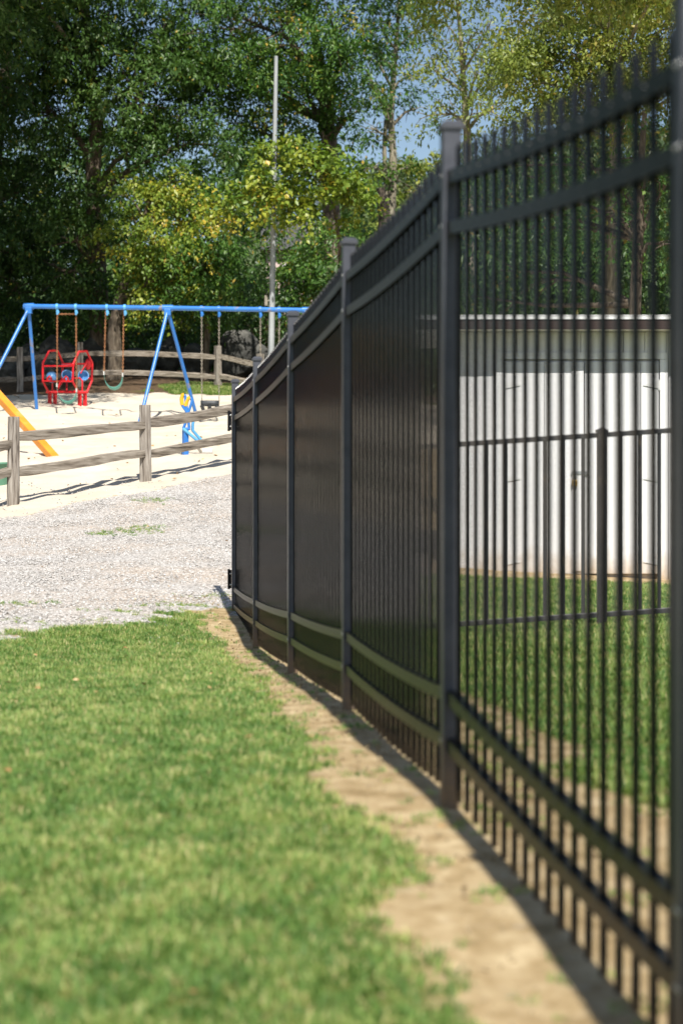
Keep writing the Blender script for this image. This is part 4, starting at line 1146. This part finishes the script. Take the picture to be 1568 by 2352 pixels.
NTRI = [0]
def make_crown(blobs, seed, leaf=0.17, per=16, dens=46, tint=(0.45, 0.2), droop=0.35, shell=0.55, mat_=None, wr=0.42, spray=0.5, clump=1.05, gap=-0.06):
    """blobs: (centre Vector, radius, density factor)"""
    r = np.random.default_rng(seed)
    C, A_, T_, O_ = [], [], [], []
    pads = []
    if gap > -0.9:
        for (c_, rad, df) in blobs:
            k_ = max(3, int(6.2 * rad * rad * df))
            u = r.normal(0, 1, (k_, 3)); u /= np.linalg.norm(u, axis=1, keepdims=True)
            rr = rad * (0.40 + 0.62 * r.random((k_, 1)) ** 0.6)
            pc_ = np.array(c_) + u * rr * np.array([1.12, 1.0, 0.92])
            pads += [(pc_[i], u[i], r.uniform(0.36, 0.74) * min(1.0, 0.62 + rad / 4)) for i in range(k_)]
    for (pc_, u, pr) in pads:
        n_ = max(4, int(dens / 80 * 12 * (pr / 0.5) ** 2))
        nrm = np.array([0, 0, 1.0]) + u * np.array([0.55, 0.75, 0.25]) + r.normal(0, 0.18, 3); nrm /= np.linalg.norm(nrm)
        e1 = np.cross(nrm, [0.3, 1, 0.1]); e1 /= np.linalg.norm(e1); e2 = np.cross(nrm, e1)
        an = r.uniform(0, 2 * PI, n_); ra = pr * np.sqrt(r.random(n_))
        st_ = r.uniform(0.75, 1.35)
        lat = (np.cos(an) * st_)[:, None] * e1 + (np.sin(an) / st_)[:, None] * e2
        p = pc_ + lat * ra[:, None] + nrm * (r.normal(0, 0.10, n_) * pr)[:, None] - np.array([0, 0, 1.0]) * (0.42 * pr * (ra / pr) ** 2)[:, None]
        ax = lat + r.normal(0, 0.35, (n_, 3)) + np.array([0, 0, -0.25]); ax /= np.linalg.norm(ax, axis=1, keepdims=True)
        C.append(p); A_.append(ax); O_.append(np.repeat(nrm[None], n_, 0))
        T_.append(np.clip(tint[0] + r.normal(0, tint[1] * 0.8) + r.normal(0, tint[1] * 0.4, n_), 0, 0.95))
    for (c_, rad, df) in ([] if pads else blobs):
        n_ = int(dens * 1.75 * rad * rad * df)
        u = r.normal(0, 1, (n_, 3)); u /= np.linalg.norm(u, axis=1, keepdims=True)
        rr = rad * (shell + (1 - shell) * r.random((n_, 1)) ** 0.7)
        # uneven outline
        k = 1 + 0.35 * np.array([mnoise.noise((a[0] * 1.7 + c_.x, a[1] * 1.7 + c_.y, a[2] * 1.7 + seed)) for a in u])[:, None]
        p = np.array(c_) + u * rr * k * np.array([1.12, 1.0, 0.85])
        ax = u * 0.8 + r.normal(0, 0.45, (n_, 3)) + np.array([0, 0, -0.15])
        ax /= np.linalg.norm(ax, axis=1, keepdims=True)
        nzv = np.array([mnoise.noise((a[0] * clump, a[1] * clump, a[2] * clump + seed)) for a in p])
        kp = nzv > gap
        p, ax, u, nzv = p[kp], ax[kp], u[kp], nzv[kp]
        C.append(p); A_.append(ax); O_.append(u)
        T_.append(np.clip(tint[0] + 0.35 * (nzv - 0.15) + r.normal(0, tint[1] * 0.8, len(p)), 0, 0.95))
    C = np.concatenate(C); A_ = np.concatenate(A_); T_ = np.concatenate(T_); O_ = np.concatenate(O_)
    V_, F_, t_ = leaves(C, A_, O_, per, leaf, 0.10, T_, seed + 1, droop, wr, spray)
    NTRI[0] += len(F_)
    me = np_mesh('crown', V_, F_, {'tint': t_})
    me.materials.append(mat_)
    return me, C

def tree(label, path, radii, blobs, leafmat, bark, seed, name='tree', cat='tree', group=None, limbs=True, ground=True, extra=(), **kw):
    """path: trunk points (px,py,d), first one at the foot; blobs: (px,py,d,r,df)"""
    pts = [W(*p) for p in path]
    if ground: pts[0].z = gz(pts[0].x, pts[0].y) - 0.15
    root = empty(name, pts[0] + Vector((0, 0, 0.15)), label, cat, group)
    bl = [(W(b_[0], b_[1], b_[2]), b_[3], b_[4] if len(b_) > 4 else 1.0) for b_ in blobs]
    me, C = make_crown(bl, seed, mat_=leafmat, **kw)
    mb = MB()
    # smooth the trunk with a few wobbling in-between points
    tp, tr = [], []
    for i in range(len(pts) - 1):
        for k in range(4):
            t = k / 4
            p = pts[i].lerp(pts[i + 1], t); wv = 0.07 * radii[i] / 0.2
            p = p + Vector((mnoise.noise((i + t, seed, 0)) * wv, mnoise.noise((i + t, seed, 4)) * wv, 0)) if (i or k) else p
            tp.append(p); tr.append(radii[i] + (radii[i + 1] - radii[i]) * t)
    tp.append(pts[-1]); tr.append(radii[-1])
    tr[0] *= 1.35
    mb.tube(tp, tr, 12)
    mb.build('trunk', bark, root)
    if limbs:
        rr = random.Random(seed); lm = MB()
        for (c_, rad, df) in bl:
            j = min(range(len(tp)), key=lambda q: (tp[q] - (c_ - Vector((0, 0, rad * 0.9)))).length)
            st = tp[j]; r0 = min(tr[j] * 0.6, 0.13)
            mid = st.lerp(c_, 0.5) + Vector((rr.uniform(-.2, .2), rr.uniform(-.2, .2), rr.uniform(-.1, .35)))
            lm.tube([st, mid, c_], [r0, r0 * 0.6, r0 * 0.28], 7)
            for q in range(int(5 * max(rad, 1))):
                e = C[rr.randrange(len(C))]
                e = Vector(c_) + Vector((rr.gauss(0, 1), rr.gauss(0, 1), rr.gauss(0, 0.8))).normalized() * rad * rr.uniform(0.6, 1.0)
                s0 = mid.lerp(c_, rr.uniform(0.2, 1.0))
                lm.tube([s0, s0.lerp(e, 0.5) + Vector((rr.uniform(-.1, .1), rr.uniform(-.1, .1), rr.uniform(0, .15))), e], [r0 * 0.30, r0 * 0.2, 0.006], 5, cap=False)
        for e_ in extra:
            q = [W(*p) for p in e_[0]]; lm.tube(q, e_[1], 9)
        lm.build('limbs', bark, root)
    o = bpy.data.objects.new('crown', me); COL.objects.link(o); attach(o, root)
    return root

# A: big dark tree on the left, its crown reaching over the sand
tree('big dark green tree at the upper left with a crown reaching over the playground',
     [(236, 850, 57.5), (222, 600, 57.5), (214, 395, 57.5), (224, 300, 57.5), (205, 150, 57.3), (190, -60, 57)], [0.34, 0.30, 0.25, 0.22, 0.17, 0.08],
     [(60, 40, 58, 2.3), (150, 130, 57, 1.9), (330, 210, 56.3, 2.0), (250, 60, 57, 2.0), (430, 330, 56.2, 1.7), (315, 330, 56.6, 1.4), (100, 250, 58, 1.8, .8), (430, 70, 57, 1.9, .8), (380, 150, 57, 1.4),
      (60, -150, 54, 2.4), (-60, -100, 51, 2.8), (330, -170, 58, 2.2), (450, -140, 58, 2.0), (20, -260, 47.5, 2.4), (-90, -330, 47, 2.6), (200, 450, 56.6, 1.0), (170, 540, 56.6, 1.1), (235, 560, 56.4, .8), (130, 620, 56.8, 1.2), (190, 660, 56.4, .9)],
     M['leaf_dark'], M['bark'], 11, leaf=0.19, per=16, dens=80, tint=(0.40, 0.2), wr=0.42)
# left edge tree
tree('dense dark tree filling the left picture edge', [(-40, 860, 59), (-30, 500, 59), (10, 200, 59), (30, -60, 59)], [0.32, 0.27, 0.2, 0.1],
     [(0, 350, 58.5, 1.7), (60, 430, 58.5, 1.5), (-30, 520, 58, 1.8), (70, 560, 58, 1.5), (0, 180, 59, 1.8, .8), (40, 650, 58, 1.5), (-60, 680, 57.5, 1.6), (-90, 420, 56, 2.2), (-120, 200, 55, 2.6), (-130, 0, 53, 2.8), (-160, 520, 54, 2.2)],
     M['leaf_dark'], M['bark'], 12, leaf=0.15, per=16, dens=85, tint=(0.15, 0.12))
tree('tree standing just outside the left edge whose crown shades the far sand', [(-290, 960, 41.5), (-280, 700, 41.5), (-230, 300, 41.3), (-180, 0, 41)], [0.35, 0.3, 0.24, 0.12],
     [(60, -290, 40, 1.7, .8), (180, -300, 40.5, 1.4, .6), (-60, -270, 40.5, 2.0), (-180, -220, 41, 2.4), (0, -420, 41, 2.2), (40, -560, 43, 2.4), (130, -470, 44, 1.9), (-100, -620, 45, 2.6), (60, -700, 46, 2.4), (-300, -160, 41, 2.4), (-160, -440, 42, 2.4)],
     M['leaf_dark'], M['bark'], 22, leaf=0.18, per=16, dens=60, tint=(0.35, 0.18))
# B: vine-hung tree in the middle of the left half
tree('yellow-green vine-hung bushy tree above the left swings',
     [(262, 850, 55.0), (262, 770, 55.0), (268, 715, 55.0), (300, 600, 55.2), (340, 470, 55.2)], [0.23, 0.20, 0.17, 0.12, 0.06],
     [(320, 425, 55, 0.75, 1.4), (405, 415, 55, 0.6, 1.4), (265, 440, 55.2, 0.6, 1.2), (360, 470, 54.6, 0.9, 1.5), (430, 440, 54.8, .5, 1.2), (300, 540, 54.8, 0.9, 1.1), (385, 560, 54.4, 0.95, 1.3), (345, 640, 54.6, 0.95, 1.1), (405, 660, 54.6, 0.7, 1.1), (370, 700, 54.6, .6, 1.0), (455, 510, 54.8, .6, .9)],
     M['leaf_yellow'], M['bark'], 13, leaf=0.125, per=16, dens=105, tint=(0.5, 0.25), wr=0.7, droop=0.7, spray=0.35)
tree('fresh green leafy sapling between the vine-hung tree and the pole',
     [(470, 850, 55.5), (476, 760, 55.4), (470, 640, 55.2), (480, 520, 55.2)], [0.11, 0.10, 0.07, 0.03],
     [(470, 600, 54.6, 1.0, 1.3), (500, 560, 54.8, 0.8, 1.2), (440, 655, 54.4, 0.8, 1.2), (510, 650, 54.8, 0.9, 1.0), (480, 690, 54.6, .8, 1.0), (520, 470, 55.6, 0.9, .9), (545, 590, 55.6, .8, .8)],
     M['leaf_mid'], M['bark'], 14, leaf=0.17, per=16, dens=95, tint=(0.4, 0.2), wr=0.4, droop=0.6)
# C: tree with the thick trunk right of the pole
tree('tall tree with a thick grey trunk right of the metal pole',
     [(770, 830, 60), (764, 620, 60), (760, 480, 60), (757, 330, 60), (752, 235, 60), (730, 120, 60), (700, -40, 60)], [0.36, 0.31, 0.29, 0.26, 0.23, 0.15, 0.06],
     [(560, 40, 57.5, 2.0), (650, 70, 57, 1.9), (770, 60, 58, 1.7), (620, 190, 57.8, 1.4), (700, 200, 58.5, 1.3), (760, 170, 59, 1.3), (790, 120, 58.6, 1.1), (590, 300, 58.5, 1.4, .8), (660, 330, 59.5, 1.2, .6), (800, 270, 59, 0.9, .7), (740, 300, 59, .7, .6),
      (530, 180, 58, 1.6), (500, 60, 58, 1.8), (560, -150, 58, 2.2), (700, -160, 59, 2.2), (820, -130, 58, 2.0)],
     M['leaf_mid'], M['bark'], 15, leaf=0.16, per=16, dens=74, tint=(0.42, 0.22), extra=[([(757, 300, 60), (735, 250, 59.8), (742, 215, 59.6)], [0.12, 0.09, 0.06]), ([(700, 240, 59.5), (580, 270, 59), (520, 260, 58.8)], [0.05, 0.04, 0.02]), ([(640, 180, 58.3), (595, 182, 58)], [0.035, 0.02])])
tree('thin maple tree with spreading boughs of yellowish leaves crossing the metal pole',
     [(792, 860, 54), (786, 700, 53.8), (780, 560, 53.4), (762, 440, 52.8)], [0.10, 0.08, 0.06, 0.03],
     [(650, 400, 51.2, 0.62, 1.3), (705, 395, 51.4, 0.75, 1.3), (755, 425, 51.6, 0.75, 1.2), (590, 440, 51.2, 0.5, 1.1), (690, 345, 51.8, 0.5, 1.0), (795, 470, 51.8, 0.6, .9), (640, 455, 51.2, 0.45, 1.1), (545, 462, 51.6, .5, .9), (720, 465, 51.4, .55, 1.1), (500, 480, 52, .4, .8), (620, 350, 52, .4, .7), (740, 345, 52, .4, .8), (810, 415, 52, .45, .8)],
     M['leaf_yellow'], M['bark'], 16, leaf=0.16, per=16, dens=80, tint=(0.42, 0.22), wr=0.75, droop=0.4, spray=0.5)
tree('olive yellow bush growing right of the pole above the swing bar',
     [(730, 850, 58), (735, 760, 58), (728, 640, 58)], [0.12, 0.09, 0.04],
     [(720, 600, 57, 0.9, 1.2), (770, 610, 57.4, 0.8, 1.1), (690, 560, 57.4, 0.9, .9), (740, 660, 57, 0.9, 1.2), (680, 640, 57.4, .8, .8), (700, 720, 57.4, .9, .8), (640, 560, 57.8, .8, .7), (775, 530, 58, .6, .8)],
     M['leaf_mid'], M['bark'], 17, leaf=0.13, per=16, dens=90, tint=(0.4, 0.25), wr=0.6, droop=0.4, spray=0.4)
# D: slender forked tree
tree('slender pale forked tree against the sky left of the fence post',
     [(900, 900, 66), (900, 600, 66), (900, 450, 66), (902, 350, 66), (897, 270, 66), (906, 140, 66), (914, 30, 66), (918, -80, 66)], [0.18, 0.16, 0.15, 0.135, 0.12, 0.09, 0.065, 0.035],
     [(870, 40, 65.5, 1.2, .8), (930, 20, 66, 1.2, .7), (870, 130, 65.5, 1.0, .7), (845, 190, 65.5, 1.0, .8), (850, 290, 65.5, 0.8, .6), (940, 170, 66, .8, .4), (950, 250, 66, 0.7, .4), (880, 240, 65.5, .7, .5), (830, 120, 65, .9, .7), (965, 60, 66, 1.0, .5), (935, 385, 65.5, .45, .5), (850, 390, 65.5, .55, .7), (900, -120, 65, 2.0)],
     M['leaf_mid'], M['bark_pale'], 18, leaf=0.19, per=13, dens=55, tint=(0.45, 0.22),
     extra=[([(897, 300, 66), (880, 240, 66), (850, 180, 66), (835, 150, 66)], [0.09, 0.07, 0.05, 0.02]), ([(888, 470, 66), (882, 340, 66), (886, 275, 66)], [0.085, 0.08, 0.075])])
mb = MB(); sp_ = [W(882, 500, 64), W(876, 450, 64), W(872, 432, 64)]
# broken stub behind the fence
st = empty('tree_stump', Vector((sp_[0].x, sp_[0].y, gz(sp_[0].x, sp_[0].y))), 'broken brown stub of a tree beside the slender forked tree', 'tree stump')
mb.tube([Vector((sp_[0].x + 0.3, sp_[0].y, gz(sp_[0].x, sp_[0].y) - 0.1)), sp_[0], sp_[1], sp_[2]], [0.28, 0.22, 0.19, 0.15], 10); mb.build('trunk', M['bark'], st)
# E: pale airy tree
tree('airy pale green tree against the sky above the tall fence post',
     [(1075, 900, 52), (1080, 600, 52), (1072, 300, 52), (1060, 120, 52), (1045, -60, 52)], [0.2, 0.16, 0.11, 0.07, 0.03],
     [(1010, 40, 51.5, 1.1, .6), (1080, 80, 51, 1.2, .6), (1130, 40, 51, 1.3, .8), (1030, 150, 51.5, 1.0, .55), (1100, 170, 51, 1.1, .7), (1010, 240, 51.5, .8, .5), (1140, 150, 50.5, 1.1, .8), (1085, 250, 51, .9, .6), (985, 150, 51.5, .7, .4), (1060, -60, 51, 1.6, .6), (1150, 240, 50, .8, .7), (980, 265, 51.2, .6, .8)],
     M['leaf_pale'], M['bark_pale'], 19, leaf=0.15, per=12, dens=44, tint=(0.5, 0.2))
# F, G: trees behind the shed
tree('dense yellow-green tree at the upper right behind the shed',
     [(1405, 900, 40), (1402, 720, 40), (1400, 520, 40), (1412, 330, 40), (1400, 120, 40), (1390, -40, 40)], [0.2, 0.17, 0.14, 0.12, 0.09, 0.04],
     [(1230, 50, 41, 1.2), (1310, 120, 40, 1.2), (1400, 50, 40, 1.3), (1480, 120, 39.5, 1.3), (1340, 220, 40, 1.0), (1240, 190, 41, 1.0), (1540, 40, 39, 1.5), (1200, 120, 42, 1.0), (1430, 230, 40, 1.0), (1270, 280, 41, .7), (1550, 220, 39, 1.1), (1300, 0, 41, 1.2), (1460, -60, 43, 1.5), (1150, -190, 35.5, 1.6), (1270, -200, 34.8, 1.6), (1390, -190, 34.8, 1.6), (1500, -200, 34.5, 1.7), (1620, -150, 35, 1.7)],  # last blobs, high out of view, are added to shade the leaves behind
     M['leaf_pale'], M['bark_pale'], 20, leaf=0.12, per=16, dens=115, tint=(0.55, 0.22), wr=0.55, spray=0.4)
tree('dark leafy tree seen through the tall fence pickets above the shed roof',
     [(1455, 900, 37), (1458, 700, 37), (1470, 400, 37), (1480, 260, 37)], [0.14, 0.12, 0.09, 0.05],
     [(1350, 380, 38, 0.9, .9), (1450, 360, 37, 0.9, .9), (1530, 420, 36.5, 1.0, .9), (1380, 480, 37.5, 0.8, .9), (1470, 500, 37, 0.8, .9), (1290, 450, 38.5, .9, .8), (1200, 400, 40, 1.0, .8), (1130, 380, 41, 1.0, .8), (1540, 560, 36.5, .8, .7), (1220, 520, 40, .9, .7), (1120, 500, 42, 1.0, .8), (1150, 620, 41, 1.0, .8), (1240, 640, 40, .8, .6), (1090, 680, 41, .9, .8)],
     M['leaf_mid'], M['bark'], 21, leaf=0.12, per=16, dens=80, tint=(0.4, 0.22), wr=0.55, spray=0.4)
# dark undergrowth below the big trees
UG = [(30, 740, 60.6, 1.6, 'dark shrub at the left edge behind the boulders'), (130, 720, 60.8, 1.5, 'dark shrub behind the left end of the swing bar'), (210, 760, 61.0, 1.3, 'shaded shrub behind the two rusty swing chains'),
      (330, 760, 61.2, 1.4, 'shaded shrub right of the dappled trunk'), (420, 750, 61.0, 1.3, 'dark shrub behind the middle swing legs'), (530, 740, 60.8, 1.4, 'dark shrub left of the pole behind the bucket swing'), (610, 700, 61.0, 1.4, 'dark shrub behind the lower pole'), (680, 770, 60.6, 1.1, 'dark shrub right of the pole behind the swing bar')]
for i, (px, py, d_, r_, lb) in enumerate(UG):
    c_ = W(px, py, d_)
    tree(lb, [(px, 850, d_), (px + 5, py + 40, d_), (px - 5, py, d_)], [0.06, 0.05, 0.02], [(px, py, d_, r_ * .7), (px - 40, py + 40, d_ - .3, r_ * .55), (px + 35, py + 45, d_ + .2, r_ * .55), (px + 10, py - 60, d_ + .2, r_ * .6)],
         M['leaf_dark'], M['bark'], 30 + i, name='shrub', cat='shrub', group='undergrowth behind the boulders', leaf=0.15, per=14, dens=60, tint=(0.3, 0.15))

# woods further back, one mass
def mass(name, label, centres, mat_, seed, **kw):
    me, C = make_crown(centres, seed, mat_=mat_, **kw)
    o = bpy.data.objects.new(name, me); COL.objects.link(o); tag(o, label, kind='stuff')
    return o
r = random.Random(5)
cs = []
for i in range(46):
    px = r.uniform(-180, 840); py = r.uniform(330, 820)
    if px > 700 and py < 560: continue
    cs.append((W(px, py, r.uniform(70, 80)), r.uniform(2.2, 3.2), 1.0))
mass('background_woods', 'shadowed woods behind the playground trees', cs, M['leaf_dark'], 61, leaf=0.34, per=9, dens=11, tint=(0.35, 0.18), spray=0.8, gap=-1)
cs = []
for i in range(34):
    px = r.uniform(900, 1640); py = r.uniform(430 if i % 3 else 560, 800)
    if px < 1010 and py < 600: continue
    cs.append((W(px, py, r.uniform(50, 58)), r.uniform(1.6, 2.3), 0.8))
mass('yard_woods', 'shadowed woods beyond the board fence', cs, M['leaf_dark'], 62, leaf=0.26, per=9, dens=12, tint=(0.35, 0.18), spray=0.7, gap=-1)

# out of view beyond the left edge, woods added for the fence to reflect
cs = []
for i in range(60):
    X = r.uniform(-40, -15); Y = r.uniform(34, 66); z_ = gz(X, Y)
    cs.append((Vector((X, Y, z_ + r.uniform(2, 15))), r.uniform(2.2, 3.4), 1.0))
mass('side_woods', 'unseen woods added left of the playground for the fence to reflect', cs, M['leaf_dark'], 64, leaf=0.36, per=9, dens=9, tint=(0.35, 0.18), spray=0.8, gap=-1)

# wooded hill far off between the trees
hv, hf = [], []
nx_, ny_ = 60, 16
for j in range(ny_):
    for i in range(nx_):
        X = -90 + 230 * i / (nx_ - 1); Y = 190 + 260 * j / (ny_ - 1)
        hgt = 5 + 40 * math.exp(-((X - 45) / 75) ** 2) * sstep(0, 1, np.array((Y - 190) / 90.0)) + 14 * math.exp(-((X + 60) / 60) ** 2) * float(sstep(0, 1, np.array((Y - 190) / 90.0)))
        hv.append((X, Y, float(hgt) + 2 * mnoise.noise((X * 0.03, Y * 0.03, 0))))
for j in range(ny_ - 1):
    for i in range(nx_ - 1):
        hf.append((j * nx_ + i, j * nx_ + i + 1, (j + 1) * nx_ + i + 1, (j + 1) * nx_ + i))
hm = MB(); hm.add(hv, hf, True)
M['hill'] = mat('wooded_hill', [(0.3, (0.05, 0.08, 0.03)), (0.7, (0.09, 0.12, 0.045))], 0.2, rough=0.9, rnd=False)
ho = hm.build('hill', M['hill']); tag(ho, 'far wooded hill between the trees', kind='structure')
cs = []
for i in range(150):
    X = r.uniform(-15, 70); Y = r.uniform(190, 285)
    k_ = float(sstep(0, 1, np.array((Y - 190) / 90.0)))
    hgt = 5 + 40 * math.exp(-((X - 45) / 75) ** 2) * k_ + 14 * math.exp(-((X + 60) / 60) ** 2) * k_
    cs.append((Vector((X, Y, hgt + 2.0)), r.uniform(3.0, 5.0), 1.0))
mass('hill_woods', 'pale green far woods on the hillside', cs, M['leaf_far'], 63, leaf=1.0, per=8, dens=2.0, tint=(0.45, 0.25), spray=1.6, wr=0.7, gap=-1)
# nearer light green bushes below the slender tree
for i, (px, py, d_, r_, lb) in enumerate([(960, 430, 90, 1.9, 'pale green tree top right of the slender forked tree'), (850, 500, 88, 2.0, 'pale green bush left of the slender forked tree'), (800, 560, 86, 1.8, 'pale green bush behind the fence near the far pale house')]):
    tree(lb, [(px, 900, d_), (px, py + 100, d_), (px, py, d_)], [0.25, 0.2, 0.06], [(px, py, d_, r_), (px - 40, py + 40, d_, r_ * .8), (px + 40, py + 50, d_, r_ * .8), (px, py + 90, d_, r_)], M['leaf_pale'], M['bark'], 70 + i, leaf=0.26, per=12, dens=26, tint=(0.5, 0.22), wr=0.6)

# pale house glimpsed behind the trees
hb = W(815, 700, 98)
hs = empty('house', (hb.x, hb.y, gz(hb.x, hb.y)), 'pale pink house glimpsed behind the trees right of the pole', 'house')
gzh = gz(hb.x, hb.y)
zt = EYE + (HY - 575) / FPX * 98
mb = MB(); mb.box((hb.x - 1.5, hb.y + 3, (gzh - 0.3 + zt) / 2), (6.5, 6, zt - gzh + 0.3)); mb.build('wall', M['house_wall'], hs)
mb = MB(); mb.add([(hb.x - 5.1, hb.y - 0.5, zt), (hb.x + 2.1, hb.y - 0.5, zt), (hb.x + 2.1, hb.y + 6.5, zt), (hb.x - 5.1, hb.y + 6.5, zt), (hb.x - 5.1, hb.y + 3, zt + 1.9), (hb.x + 2.1, hb.y + 3, zt + 1.9)],
       [(0, 3, 2, 1), (0, 1, 5, 4), (2, 3, 4, 5), (1, 2, 5), (3, 0, 4)]); mb.build('roof', M['asphalt_roof'], hs)
for xx in (-3.4, -0.4):
    mb = MB(); mb.box((hb.x + xx, hb.y - 0.02, zt - 1.4), (1.0, 0.08, 1.3)); wo = mb.build('window', M['white_trim'], hs)
    m2 = MB(); m2.box((hb.x + xx, hb.y - 0.07, zt - 1.4), (0.84, 0.03, 1.12)); p_ = m2.build('pane', M['glass']); p_.parent = wo
print('crown triangles', NTRI[0])
